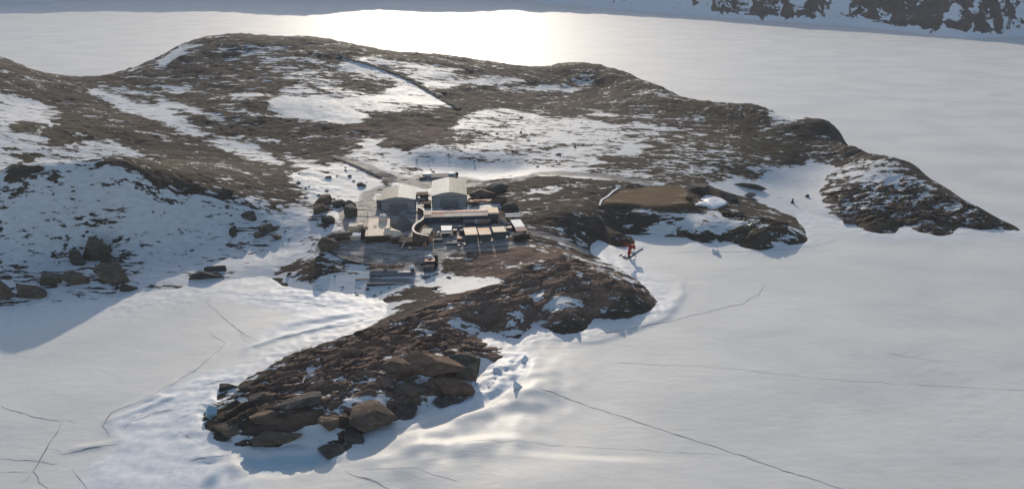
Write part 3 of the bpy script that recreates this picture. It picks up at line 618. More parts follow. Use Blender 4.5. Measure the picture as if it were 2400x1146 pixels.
def rock_bm(seed, sx, sy, sz, sub=4, cuts=15, sharp=.75):
    t = bmesh.new(); bmesh.ops.create_icosphere(t, subdivisions=sub, radius=1); rn = random.Random(seed)
    pl = []
    for _ in range(cuts):
        n = Vector((rn.gauss(0,1), rn.gauss(0,1), rn.gauss(0,.7))).normalized(); pl.append((n, rn.uniform(.36, .72)))
    ph = [(rn.uniform(2,5), rn.uniform(0,6), Vector((rn.gauss(0,1), rn.gauss(0,1), rn.gauss(0,1))).normalized()) for _ in range(10)]
    for v in t.verts:
        c = v.co.copy()
        for n, d in pl:
            k = c.dot(n)
            if k > d: c -= n * (k - d)
        c *= 1.42 + .012 * sum(math.sin(f * 2 * c.dot(d) + p) for f, p, d in ph) / 2
        v.co = (c.x * sx, c.y * sy, c.z * sz)
    return t
def rock(px, py, w, h, label, mat='grey', group=None, seed=0, depth=.8, rz=0, tilt=(0,0), name='rock', sink=.28, cat='rock', z=None):
    """w,h: its extent as surveyed at that sight line"""
    p = G(px, py); k = ppm(p); W = w / k / 2; D = W * depth; dep = math.asin((CAMP.z - p.z) / (CAMP - p).length)
    Hh = max(.25 * W, (h / k - 2 * D * math.sin(dep) * .55) / math.cos(dep) / 2 * 1.15)
    t = rock_bm(seed * 7 + 3, W * 1.06, D, Hh); me = bpy.data.meshes.new(name); t.to_mesh(me); t.free()
    for f in me.polygons: f.use_smooth = True
    try: me.set_sharp_from_angle(angle=math.radians(14))
    except Exception: pass
    me.materials.append(RM[mat] if isinstance(mat, str) else mat)
    o = bpy.data.objects.new(name, me); COL.objects.link(o)
    q = Vector((p.x, p.y + D * .7, 0)); gz = max(float(ground(q.x, q.y)), float(iceh(q.x, q.y)), 0)
    o.location = (q.x, q.y, gz + Hh * (1 - 2 * sink)); o.rotation_euler = (tilt[0], tilt[1], rz)
    return tag(o, label, cat, group)
YAW = math.radians(5)
def thing(name, px, py, label, cat, group=None, yaw=YAW, dz=0):
    p = G(px, py); o = bpy.data.objects.new(name, None); COL.objects.link(o); o.empty_display_size = .5
    o.location = (p.x, p.y, p.z + dz); o.rotation_euler.z = yaw; tag(o, label, cat, group); return o, ppm(p)

# ------------------------------------------------------------------ station: two halls
def hall(px, py, w, dep, eh, rh, label, m_left, m_right, group):
    o, k = thing('storage_hall', px, py, label, 'hall', group); a = w / 2
    xs = np.linspace(-a, a, 13); prof = [(x, eh + (rh - eh) * (1 - (abs(x) / a) ** 1.5)) for x in xs]
    MB().prism([(-a, -1.5)] + prof + [(a, -1.5)], 0, dep).build('wall', M['grey'], o)
    for m, q in ((m_left, prof[:7]), (m_right, prof[6:])):  # gable shading painted in: one roof half bright cream, the other dull
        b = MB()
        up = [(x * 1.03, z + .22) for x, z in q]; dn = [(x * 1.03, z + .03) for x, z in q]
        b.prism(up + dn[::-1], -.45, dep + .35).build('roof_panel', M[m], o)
    d = MB().box(-a * .55, a * .55, -.10, .0, -.5, eh * .72, .03)
    dd = d.build('door', M['grey2'], o)
    b = MB()
    for i in range(1, 6): b.box(-a * .55, a * .55, -.15, -.1, eh * .72 * i / 6 - .04, eh * .72 * i / 6 + .04, 0)
    b.build('door_rail', M['dark'], dd)
    MB().box(-a - .12, -a + .12, -.12, .1, -1, eh, .02).build('corner_post', M['dark'], o); MB().box(a - .12, a + .12, -.12, .1, -1, eh, .02).build('corner_post', M['dark'], o)
    MB().box(-a, a, -.13, -.02, eh * .62 + eh * .25, eh * .62 + eh * .25 + .14, 0).build('girt', M['dark'], o)
    return o, k
hr, k = hall(1054, 487, 14.6, 19.5, 5.4, 6.9, 'taller pale cream storage hall with grey gable front, behind the long navy building', 'cream', 'dull_shaded', 'pale roofed storage halls')
hl, k = hall(934, 493, 14.2, 14.5, 4.5, 5.8, 'lower cream storage hall beside the grey gravel mound, dark leanto on its left wall', 'dull_shaded', 'cream', 'pale roofed storage halls')
ln = MB().box(-9.2, -7.15, 3, 9, -1, 3.6, .1).build('lean_to', M['greydeck'], hl)
MB().box(-9.3, -7.15, 2.9, 9.1, 3.62, 3.8, .03).build('lean_to_roof', M['dull_shaded'], ln)

# the long building, its annex and the end block
o, k = thing('long_building', 1072, 523, 'long low navy building with pale and pink roof strip in front of the taller hall', 'building')
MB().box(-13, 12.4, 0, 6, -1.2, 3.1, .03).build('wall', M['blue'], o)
MB().slab([(-13.2, -.35, 3.12), (-5.2, -.35, 3.12), (-5.2, 3, 3.55), (-13.2, 3, 3.55)], .14).build('roof_panel', M['pink'], o)
MB().slab([(-5.18, -.35, 3.12), (12.3, -.35, 3.12), (12.3, 3, 3.55), (-5.18, 3, 3.55)], .14).build('roof_panel', M['pale'], o)
MB().slab([(-13.2, 3.01, 3.55), (12.3, 3.01, 3.55), (12.3, 6.4, 3.2), (-13.2, 6.4, 3.2)], .14).build('roof_panel', M['pink'], o)
MB().tube([(-13.2, 3.0, 3.6), (12.3, 3.0, 3.6)], .1).build('ridge_cap', M['orange'], o)
MB().box(-13.3, 12.3, -.42, -.34, 2.85, 3.08, 0).build('gutter', M['rim'], o)
for x in (-9.5, -4.0, 1.2):
    wnd = MB().box(x, x + 1.1, -.05, .02, 1.5, 2.5, .02).build('window', M['glass'], o); MB().box(x - .1, x + 1.2, -.09, -.02, 1.36, 1.5, .01).build('sill', M['slate'], wnd)
dr = MB().box(-6.8, -5.7, -.06, .02, -.2, 2.1, .02).build('door', M['slate'], o); MB().box(-5.95, -5.85, -.14, -.06, .9, 1.05, .01).build('handle', M['rim'], dr)
o, k = thing('end_block', 1157, 524, 'dark square block with rounded tan roof at the right end of the long navy building', 'building')
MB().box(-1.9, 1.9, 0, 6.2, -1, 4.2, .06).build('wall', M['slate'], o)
MB().xprism([(-.3, 4.22), (-.1, 4.45), (.6, 4.6), (6.4, 4.6), (6.4, 4.25)], -2.05, 2.05).build('roof', M['tan'], o)
MB().box(-1.9, 1.9, -.5, .0, -1, 1.6, .05).build('plinth', M['dark'], o)
o, k = thing('rooftop_lumber', 1128, 498, 'orange and tan lumber pile lying on the back of the long building roof', 'lumber'); o.location.z = float(ground(o.location.x, o.location.y)) + 0
o.location.y += 3.5; o.location.z = hr.location.z + 3.4
for i, (x0, x1, y, z, m) in enumerate([(-5,3.2,0,0,'orange'),(-4.2,4,.7,.0,'tan'),(-3.5,2.2,.35,.32,'orange'),(-6.2,-3.9,1.3,.0,'tan2'),(.5,4.4,1.4,.05,'tanpatch')]):
    MB().box(x0, x1, y, y + .62, z, z + .34, .04).build('plank', M[m], o)
o, k = thing('low_annex', 1120, 529, 'low grey flat roofed annex with orange and cream panels before the long navy building', 'building')
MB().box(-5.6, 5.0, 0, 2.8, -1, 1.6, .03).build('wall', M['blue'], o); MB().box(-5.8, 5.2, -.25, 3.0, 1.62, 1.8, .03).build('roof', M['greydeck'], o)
MB().slab([(-1.2, -.5, 1.3), (.2, -.5, 1.3), (.2, 1.4, 1.95), (-1.2, 1.4, 1.95)], .06).build('panel', M['cream'], o)
MB().slab([(.22, -.5, 1.3), (4.2, -.5, 1.3), (4.2, 1.4, 1.95), (.22, 1.4, 1.95)], .06).build('panel', M['orange'], o)
for x in (-1.15, 1.5, 4.1): MB().box(x - .06, x + .06, -.5, -.4, -.6, 1.15, 0).build('post', M['dark'], o)

# front row of containers and huts
def container(px, py, w, d, h, label, roofm, wallm='slate', roofs=None, name='container', yaw=math.radians(9), slope=-.3):
    o, k = thing(name, px, py, label, 'container', 'containers in the front row', yaw)
    MB().box(-w/2, w/2, 0, d, -.8, h, .04).build('wall', M[wallm], o)
    if roofs is None: roofs = [(0, d, roofm)]
    for (a, b, m) in roofs:
        za, zb = h + .5 + slope * a / d, h + .5 + slope * b / d
        MB().slab([(-w/2-.08, a-.05, za), (w/2+.08, a-.05, za), (w/2+.08, b+.0, zb), (-w/2-.08, b+.0, zb)], .12).build('roof', M[m], o)
    g = MB().box(-w/2-.02, w/2+.02, -.06, .0, h-.25, h-.02, .01).build('trim', M['dark'], o)
    for x in (-w * .25, w * .25): MB().box(x - .03, x + .03, -.10, -.04, .1, h - .35, 0).build('lock_bar', M['greydeck'], o)
    return o
container(1106, 570, 4.6, 8.2, 3.0, 'tan boarded container with paler middle band, first right of the stacked drums', 'tan', roofs=[(0, 3.1, 'tan'), (3.12, 5.4, 'rim'), (5.42, 8.2, 'tan')])
container(1138, 567, 4.4, 7.6, 2.6, 'container with rusty orange patched roof between the tan and the grey one', 'tanpatch', roofs=[(0, 3.0, 'tan2'), (3.02, 7.6, 'tanpatch')])
container(1172, 562, 4.8, 6.2, 2.8, 'short greyish tan container at the right end of the front row', 'tan2')
o, k = thing('hut', 1047, 555, 'small hut with bright white sloping roof before the long navy building', 'hut', yaw=math.radians(3))
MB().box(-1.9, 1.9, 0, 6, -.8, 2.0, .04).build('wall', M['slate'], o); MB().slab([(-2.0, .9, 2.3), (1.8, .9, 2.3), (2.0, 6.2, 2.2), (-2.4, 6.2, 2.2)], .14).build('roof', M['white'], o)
MB().slab([(-2.1, -.8, 1.85), (2.2, -.8, 1.85), (2.0, .85, 2.05), (-2.0, .85, 2.05)], .12).build('porch_roof', M['tan2'], o)
MB().box(-.4, .5, -.06, .0, -.4, 1.3, .02).build('door', M['dark'], o)
o, k = thing('hut', 997, 560, 'tiny cream cube hut at the foot of the curved brown wall', 'hut', yaw=math.radians(-6))
MB().box(-1.7, 1.7, 0, 3.0, -.8, 2.2, .05).build('wall', M['tan2'], o); MB().slab([(-1.9, -.3, 2.3), (1.9, -.3, 2.4), (2.0, 5.2, 2.35), (-1.9, 5.2, 2.3)], .15).build('roof', M['dull_shaded'], o)
MB().box(-.5, .4, -.05, .0, -.4, 1.5, .02).build('door', M['dkbrown'], o)
o, k = thing('ramp_shed', 1222, 550, 'white roofed shed with rust brown band and curved dark foot, right edge of station', 'shed', yaw=math.radians(12))
MB().xprism([(0, -1), (0, 1.5), (3.0, 2.0), (10.5, 2.1), (10.5, -1)], -1.9, 1.9).build('wall', M['dkbrown'], o)
MB().slab([(-2.0, 3.0, 2.15), (2.1, 3.0, 2.15), (1.9, 10.6, 2.25), (-2.2, 10.6, 2.25)], .14).build('roof', M['white'], o)
MB().slab([(-2.1, -.1, 1.6), (2.3, -.1, 1.6), (2.1, 2.98, 2.12), (-2.0, 2.98, 2.12)], .14).build('roof_band', M['pink'], o)
MB().ribbon([(-2.6, 1.2, .75), (-1.6, -.3, .6), (0, -.9, .55), (1.8, -.6, .6), (3.0, .6, .75)], 1.3, 1.0).build('apron', M['wood'], o)
o, k = thing('beam_stack', 1203, 514, 'pair of long white beams on dark trestles behind the ramp shed', 'beams')
for y, z in ((0, .9), (2.2, 1.0)): MB().box(-3.1, 3.1, y, y + .7, z, z + .45, .04).build('beam', M['white'], o)
for x in (-2.5, 0, 2.5): MB().box(x - .2, x + .2, -.1, 3.0, -.5, .88, .03).build('trestle', M['dark'], o)

# curved wall with white rim
def wall_line(pxs, hgt, name, label, cat, wallm, rimm, wrim, wth=.5, hbase=1.5):
    tops = []; z0 = float(G(*pxs[len(pxs)//2]).z) + hgt
    for i, q in enumerate(pxs):
        x, y = at_z(q[0], q[1], z0); tops.append(Vector((float(x), float(y), z0)))
    fine_ = []
    for i in range(len(tops) - 1):
        p0, p1, p2, p3 = tops[max(i-1,0)], tops[i], tops[i+1], tops[min(i+2, len(tops)-1)]
        for t in np.linspace(0, 1, 6)[:-1]:
            fine_.append(.5 * ((2*p1) + (-p0+p2)*t + (2*p0-5*p1+4*p2-p3)*t*t + (-p0+3*p1-3*p2+p3)*t**3))
    fine_.append(tops[-1]); c = fine_[len(fine_)//2].copy(); c.z = z0 - hgt
    o = bpy.data.objects.new(name, None); COL.objects.link(o); o.location = c; tag(o, label, cat)
    loc = [p - c for p in fine_]
    MB().ribbon(loc, wth, hgt + hbase).build('wall', M[wallm], o); 
    if rimm: MB().ribbon([p + Vector((0,0,.14)) for p in loc], wrim, .12).build('rim', M[rimm], o)
    return o
wall_line([(979,486),(988,489),(995,495),(996,505),(988,516),(974,525),(968,535),(971,543),(984,549),(1004,552)], 2.6, 'curved_wall', 'curved brown retaining wall with broad white rim between gravel mound and long building', 'wall', 'brown', 'rim', .85)
o, k = thing('earth_bank', 992, 545, 'brown earth bank inside the bend of the curved wall', 'bank')
MB().blob((0, 1, -.2), (3.4, 5.5, 1.9), 5, .2, 3).build('mound', M['brown'], o, True)
o, k = thing('connector_shed', 1004, 522, 'small brown and grey connector shed at the left end of the long navy building', 'shed')
MB().box(-1.6, 1.3, 0, 3.6, -1, 3.4, .05).build('wall', M['brown'], o); MB().slab([(-1.8, -.2, 3.45), (1.4, -.2, 3.45), (1.4, 3.8, 3.9), (-1.8, 3.8, 3.9)], .12).build('roof', M['tan2'], o); MB().box(-.6, .9, -.06, .0, -.6, 1.9, .02).build('door', M['dark'], o)
o, k = thing('brown_shelter', 957, 578, 'brown flat shelter with slanting white strut left of the tiny cream hut', 'shelter', yaw=math.radians(2))
MB().box(-3.2, 6.2, 0, .6, -.8, 2.0, .05).build('wall', M['dkbrown'], o); MB().slab([(-3.4, -.2, 2.05), (6.4, -.2, 2.05), (6.4, 3.4, 2.5), (-3.4, 3.4, 2.5)], .16).build('roof', M['brown'], o)
MB().tube([(-2.7, -.9, -.3), (-1.9, -.75, .9), (-1.2, -.5, 2.3)], .3, 8, [.26,.32,.24]).build('strut', M['rim'], o, True); MB().tube([(5.4, -.9, .2), (6.2, -.6, 1.9)], .16, 8).build('strut', M['hood'], o, True)
MB().box(6.22, 6.6, -.3, 3.2, -.8, 1.6, .03).build('side_wall', M['orange'], o)
o, k = thing('generator_box', 932, 572, 'dark brown box unit between the beige building and the brown shelter', 'box'); MB().box(-2.2, 2.0, 0, 2.6, -.6, 2.0, .06).build('housing', M['dkbrown'], o); MB().box(-2.3, 2.1, -.1, 2.7, 2.02, 2.2, .02).build('lid', M['olive'] if 'olive' in M else M['brown'], o); MB().box(-1.4, -.2, -.06, .0, .3, 1.4, .02).build('panel', M['dark'], o)

# beige building with steep roof, dome tank, boxes and the brown row on its left
o, k = thing('beige_building', 886, 566, 'weathered beige building with broad plain roof, small dark hatch and brown left wall', 'building', yaw=math.radians(7))
MB().xprism([(0, -1), (0, 2.4), (15.5, 3.0), (15.5, -1)], -4.6, 4.4).build('wall', M['dkbrown'], o)
rf = MB().slab([(-3.6, -.25, 2.55), (4.6, -.25, 2.55), (4.2, 15.7, 3.25), (-4.2, 15.7, 3.25)], .22).build('roof', M['beige'], o)
ht = MB().slab([(-2.0, 7.2, 2.98), (-.7, 7.0, 2.97), (-.5, 9.2, 3.06), (-1.9, 9.6, 3.08)], .1).build('hatch', M['dark'], rf)
MB().slab([(-4.75, -.1, 2.5), (-3.65, -.2, 2.56), (-4.25, 15.6, 3.24), (-4.75, 15.6, 3.1)], .2).build('verge', M['tan2'], o)
MB().box(-4.9, 4.7, -.3, .0, -1, .5, .05).build('plinth', M['darkred'], o)
MB().tube([(-4.4, 14.8, 3.2), (-4.4, 14.8, 6.2)], .09).build('flue', M['dark'], o)
o, k = thing('canvas_heap', 921, 564, 'rounded tan canvas covered heap leaning on the right side of the beige building', 'heap')
MB().blob((0, 2.2, 1.1), (2.9, 3.6, 2.7), 9, .22, 3, -1).blob((-2.2, 2.6, 1.6), (1.9, 2.6, 2.6), 19, .2, 3, -1).build('cover', M['beige'], o, True)
MB().box(-1.5, 2.2, -1.2, -.2, -.8, .9, .2).build('ballast', M['brown'], o)
o, k = thing('dome_tank', 899, 528, 'round tank with white domed lid behind the beige building roof', 'tank')
MB().tube([(0,0,-1),(0,0,2.6),(0,0,3.6)], 1.7, 20, [1.7,1.75,1.7]).build('body', M['beige'], o, True); MB().blob((0,0,3.7), (1.72,1.72,.95), 2, .03, 3).build('lid', M['rim'], o, True)
MB().tube([(0,0,4.4),(0,0,5.0)], .14).build('vent', M['dark'], o)
o, k = thing('crate', 832, 545, 'tan patched crate standing on the brown row left of the beige building', 'crate'); MB().box(-2.2, 1.8, 0, 2.6, -.5, 2.6, .08).build('body', M['tan'], o); MB().slab([(-2.3, -.1, 2.65), (1.9, -.1, 2.65), (1.9, 2.7, 2.9), (-2.3, 2.7, 2.9)], .12).build('lid', M['rim'], o)
o, k = thing('crate', 833, 562, 'pale white crate in front of the tan patched crate', 'crate'); MB().box(-2.0, 2.0, 0, 2.0, -.5, 1.7, .08).build('body', M['beige'], o); MB().slab([(-2.1, -.1, 1.72), (2.1, -.1, 1.72), (2.1, 2.1, 2.1), (-2.1, 2.1, 2.1)], .12).build('lid', M['white'], o); MB().box(-2.04, 2.04, -.06, 0, .6, .8, 0).build('strap', M['brown'], o)
o, k = thing('drum', 846, 541, 'tan upright drum between the patched crate and the beige building', 'drum'); MB().tube([(0,0,-.5),(0,0,1.2),(0,0,1.3),(0,0,2.9)], 1.1, 16, [1.1,1.1,1.16,1.1]).build('body', M['tan2'], o, True); MB().tube([(0,0,2.9),(0,0,3.0)], 1.16, 16).build('lid', M['tan'], o)
o, k = thing('stair_block', 853, 562, 'narrow dark brown stair block against the left wall of the beige building', 'stairs')
for i in range(4): MB().box(-1.3, 1.3, i * 1.4, 7, -.6, .9 + i * .6, .04).build('step', M['dkbrown'], o)
o, k = thing('covered_row', 795, 566, 'long brown covered row of stores tapering left of the crates', 'stores')
MB().tube([(-5.6,.4,-.1),(-4.6,.9,.7),(-2,1.6,1.3),(1,1.8,1.4),(5,1.9,1.5)], 1, 12, [.4,1.1,1.5,1.5,1.4]).build('cover', M['brown'], o, True)
MB().tube([(-5.6,1.4,.9),(-4.2,2.5,1.9),(-2,3.2,2.7),(.5,3.4,2.8)], .26, 8).build('edge_rope', M['rim'], o, True)
MB().tube([(-6.0,.5,.7),(-5.5,-.7,.3),(-4.8,-1.6,-.1)], .35, 8, [.22,.36,.26]).build('flap', M['white'], o, True)
MB().blob((-2.2,.2,1.0), (.75,.7,.6), 4, .1, 2).build('buoy', M['rim'], o, True)
MB().box(.2, 4.6, -.9, .2, -.5, .6, .08).build('sill_box', M['wood'], o)
o, k = thing('gravel_mound', 941, 541, 'cone shaped mound of grey gravel between beige building and curved wall', 'mound')
t = bmesh.new(); nr, ns = 14, 40
vs = [[None]*ns for _ in range(nr)]; top_ = t.verts.new((.4, 4.2, 5.2))
for i in range(nr):
    for j in range(ns):
        r_ = (i + 1) / nr; th = 2 * math.pi * j / ns; wob = 1 + .10 * math.sin(3 * th + 1) + .05 * math.sin(7 * th)
        vs[i][j] = t.verts.new((.4 + 5.8 * r_ * wob * math.cos(th), 4.2 + 6.0 * r_ * wob * math.sin(th), 5.2 - 6.2 * r_ ** 1.08 + .12 * math.sin(9 * th + 5 * r_)))
for j in range(ns):
    t.faces.new((top_, vs[0][j], vs[0][(j+1)%ns]))
    for i in range(nr - 1): t.faces.new((vs[i][j], vs[i+1][j], vs[i+1][(j+1)%ns], vs[i][(j+1)%ns]))
bmesh.ops.recalc_face_normals(t, faces=t.faces); b = MB(); b._add(t); b.build('gravel', M['gravel'], o, True)

# tracked vehicle
o, k = thing('tracked_vehicle', 1007, 636, 'dark red tracked vehicle with salmon hood and white drums on its back', 'vehicle', yaw=math.radians(2))
for x in (-2.1, 1.5):
    tr = MB().xprism([(0,.35),(.4,0),(5.6,0),(6.0,.35),(5.8,.95),(.3,.95)], x, x + .65).build('track', M['rubber'], o)
    for y in (.7, 1.9, 3.1, 4.3, 5.4): MB().tube([(x - .04, y, .45), (x + .69, y, .45)], .34, 12).build('road_wheel', M['dark'], tr)
MB().box(-1.45, 1.5, -.1, 6.1, .5, 1.3, .08).build('chassis', M['dark'], o)
MB().box(-1.75, 1.75, -.45, -.12, .15, 1.75, .06).build('blade', M['slate'], o)
hd = MB().box(-1.6, 1.6, -.05, 2.2, 1.32, 1.9, .1).build('hood', M['hood'], o); MB().box(-1.0, 1.0, -.12, -.04, 1.38, 1.76, .02).build('grille', M['dark'], hd)
cb = MB().box(-1.75, 1.75, 2.25, 4.4, 1.32, 2.9, .12).build('cab', M['darkred'], o)
MB().box(-1.45, 1.45, 2.18, 2.26, 2.05, 2.7, .02).build('windscreen', M['glass'], cb); MB().slab([(-1.8,2.15,2.95),(1.8,2.15,2.95),(1.8,4.5,3.05),(-1.8,4.5,3.05)], .1).build('cab_roof', M['red'], cb)
for x in (-1.35, 1.35): MB().tube([(x, -.1, 1.62), (x, .0, 1.62)], .14, 10).build('headlight', M['white'], o)
MB().box(-1.8, 1.8, 4.45, 7.4, 1.32, 1.75, .06).build('cargo_bed', M['darkred'], o)
for x, y, r_, h_, m in ((-.15, 5.6, .85, 1.9, 'white'), (1.0, 4.95, .62, 1.3, 'white'), (-1.5, 5.9, .5, 1.7, 'rim')):
    d = MB().tube([(x,y,1.76),(x,y,1.76+h_)], r_, 14).build('drum', M[m], o, False); MB().blob((x,y,1.76+h_), (r_*.95,r_*.95,.25), 1, .02, 2).build('lid', M[m], d, True)
MB().tube([(1.0, 6.3, 2.3), (2.6, 6.3, 2.3)], 1.15, 16).build('winch_drum', M['rubber'], o, True)
MB().box(2.2, 2.9, 2.6, 3.4, 1.0, 1.6, .05).build('step', M['dark'], o); MB().tube([(-2.0, 3.0, 1.9), (-2.9, 2.6, 1.7), (-3.2, 2.2, 1.2)], .3, 8).build('hose', M['rubber'], o, True)

# low platforms with the brown roll
o, k = thing('platform', 916, 649, 'low grey platform carrying a long brown canvas roll and a white board', 'platform', yaw=math.radians(1))
MB().box(-7.6, 8.6, 0, 5.6, .55, .95, .04).build('deck', M['greydeck'], o); MB().box(-7.4, 8.4, .25, .5, -.6, .54, .02).build('skirt', M['slate'], o)
for x in (-6.5, -1, 4, 8): MB().box(x - .2, x + .2, .6, 5.2, -.8, .54, .03).build('leg', M['dark'], o)
o, k2 = thing('canvas_roll', 904, 640, 'long brown canvas roll lying along the back of the low grey platform', 'roll', yaw=math.radians(1)); o.location.z += 1.0
MB().tube([(-6.0,2,.45),(-5,2.1,.62),(-1,2.1,.6),(3,2.1,.66),(6.2,2.0,.55)], .6, 12, [.45,.62,.6,.66,.5]).build('canvas', M['log'], o, True)
for x in (-3.6, .4, 3.8): MB().tube([(x,2.1,.6),(x+.16,2.1,.6)], .7, 12).build('tie', M['rim'], o)
MB().tube([(-6.3,1.7,.2),(-6.9,1.3,.1)], .3, 8).build('tail', M['dkbrown'], o, True)
o, k2 = thing('white_board', 948, 645, 'narrow white board lying at the right front of the grey platform', 'board', yaw=math.radians(1)); o.location.z += 1.0
MB().box(-2.4, 2.4, 0, 1.3, 0, .22, .02).build('board', M['white'], o); MB().box(-2.3, 2.3, .4, .6, .22, .27, 0).build('batten', M['rim'], o)
o, k2 = thing('bollard', 966, 642, 'short brown post with rounded white cap at the right end of the platform', 'post'); MB().tube([(0,1.5,-.6),(0,1.5,1.9)], .75, 14, [.8,.7]).build('post', M['dkbrown'], o, True); MB().blob((0,1.5,2.0), (.98,.98,.62), 3, .08, 2).build('cap', M['white'], o, True)
o, k2 = thing('platform', 914, 668, 'empty dark lower platform on the snow nearest the ice', 'platform', yaw=math.radians(1))
MB().box(-8.2, 9.2, 0, 4.6, .3, .65, .04).build('deck', M['greydeck'], o); MB().box(-8.0, 9.0, .15, .4, -.6, .29, .02).build('skirt', M['dark'], o)
o, k2 = thing('plank', 858, 657, 'long tan plank lying beside the left end of the empty lower platform', 'plank'); MB().box(-3.8, 3.4, .4, 1.2, .05, .3, .03).build('board', M['wood'], o); MB().box(-2.9, -2.6, .3, 1.3, -.2, .05, .01).build('batten', M['dkbrown'], o)

# far depot behind the tall hall
o, k = thing('depot_platform', 1028, 421, 'long low dark platform behind the taller hall with white covers at both ends', 'platform', yaw=math.radians(3))
MB().box(-8.5, 8.8, 0, 6, -1, 1.1, .05).build('deck', M['greydeck'], o)
MB().box(-8.8, -6.2, -.4, 4.8, -1, 1.25, .3).build('dark_end', M['dark'], o)
MB().box(-7.6, -3.6, 2.4, 5.4, 1.12, 2.0, .08).build('white_cover', M['white'], o); MB().box(4.4, 7.4, 2.6, 5.2, 1.12, 2.0, .25).build('white_cover', M['white'], o); MB().blob((8.4,3.4,1.2), (.9,.9,1.0), 6, .2, 2).build('bundle', M['dark'], o, True)

def drape(pp, lift=.1):
    out = []
    w = [G(*q) for q in pp]
    for a, b in zip(w[:-1], w[1:]):
        n = max(2, int((b - a).length / .8))
        for i in range(n): out.append(a.lerp(b, i / n))
    out.append(w[-1])
    return [Vector((p.x, p.y, max(float(ground(p.x, p.y)), float(iceh(p.x, p.y))) + lift)) for p in out]
# small clutter round the station, each its own thing
def clutter(name, px, py, label, cat, dims, m, lid=None, yaw=YAW, group=None):
    o, k = thing(name, px, py, label, cat, group, yaw); w, d, h = dims
    MB().box(-w/2, w/2, 0, d, -.4, h, .06).build('body', M[m], o)
    if lid: MB().box(-w/2 - .05, w/2 + .05, -.05, d + .05, h + .01, h + .16, .03).build('lid', M[lid], o)
    return o
def barrel(px, py, label, r, h, m, lid, group=None):
    o, k = thing('barrel', px, py, label, 'barrel', group)
    MB().tube([(0,r,-.3),(0,r,h*.33),(0,r,h*.36),(0,r,h*.66),(0,r,h*.7),(0,r,h)], r, 14, [r,r,r*1.06,r*1.06,r,r]).build('body', M[m], o, True); MB().tube([(0,r,h),(0,r,h+.1)], r*.97, 14).build('lid', M[lid], o)
clutter('crate', 1083, 552, 'dark crate immediately left of the tan boarded container', 'crate', (1.6,1.6,1.9), 'dark', 'slate', group='crates among the containers')
clutter('crate', 1077, 566, 'rust red crate at the front left of the tan boarded container', 'crate', (1.8,1.4,1.1), 'brown', 'orange', group='crates among the containers')
clutter('crate', 1066, 549, 'small brown crate right of the white roofed hut', 'crate', (1.5,1.4,1.5), 'brown', 'tan2', group='crates among the containers')
clutter('crate', 1028, 568, 'low dark crate in front of the white roofed hut', 'crate', (3.6,1.6,.9), 'dark', 'greydeck', group='crates among the containers')
clutter('crate', 1192, 541, 'wide grey crate between end block and ramp shed', 'crate', (2.6,2.0,1.1), 'greydeck', 'tan2', group='crates among the containers')
clutter('crate', 1062, 575, 'long flat slate box on the bare ground before the containers', 'crate', (5.0,1.6,.7), 'slate', 'greydeck', group='crates among the containers')
barrel(1028, 553, 'white barrel beside the left wall of the white roofed hut', .55, 1.4, 'rim', 'white')
barrel(982, 470, 'small white barrel between the two storage halls', .6, 1.3, 'white', 'white')
barrel(1020, 556, 'rusty barrel right of the tiny cream hut', .55, 1.5, 'orange', 'dkbrown', 'rusty barrels before the long building')
barrel(1011, 568, 'upright rusty barrel right in front of the tiny cream hut', .5, 1.7, 'orange', 'dkbrown', 'rusty barrels before the long building')
barrel(1078, 540, 'dark barrel at the back of the front row', .55, 1.5, 'dark', 'slate')
barrel(1188, 562, 'white barrel at the right foot of the grey tan container', .6, 1.0, 'rim', 'white')
clutter('skip', 1002, 488, 'dark open skip between the halls and the long building', 'skip', (3.0,3.0,1.8), 'dark', 'brown')
clutter('timber_stack', 990, 464, 'brown timber stack behind the gap between the two halls', 'timber', (5.0,4.0,1.2), 'dkbrown', 'brown')
o, k = thing('gravel_bank', 1186, 537, 'bank of pale stony rubble right of the dark end block', 'bank', yaw=math.radians(14))
MB().blob((0, 3.5, .2), (1.9, 7.5, 1.5), 12, .3, 4).build('rubble', M['gravel'], o, True)

for i, (px, py) in enumerate([(1012,548),(1060,556),(1092,575),(1128,571),(1150,567),(958,586),(1075,580)]):
    clutter('box', px, py, 'small wooden box standing in the open on the station floor', 'box', (.9 + .3 * (i % 3), .9, .7 + .2 * (i % 2)), ('wood', 'dark', 'tan2')[i % 3] if i < 0 else 'wood', 'tan2', YAW + i, 'small wooden boxes on the station floor')
for i, (px, py, lb) in enumerate([(700,0,'')][:0]): pass
tag(MB().tube(drape([(1020,531),(1040,534),(1075,533),(1090,530)], .35), .16, 6).build('pipe', M['rim'], None), 'pale pipe running along the foot of the long navy building', 'pipe')
tag(MB().tube(drape([(1235,553),(1262,566),(1300,574),(1345,585)], .3), .18, 6).build('pipe', M['dark'], None), 'dark pipe running from the ramp shed towards the shore', 'pipe')
tag(MB().tube(drape([(770,590),(800,606),(840,617),(880,621)], .2), .3, 6).build('pipe', M['dark'], None), 'dark curved pipe below the brown covered row', 'pipe')
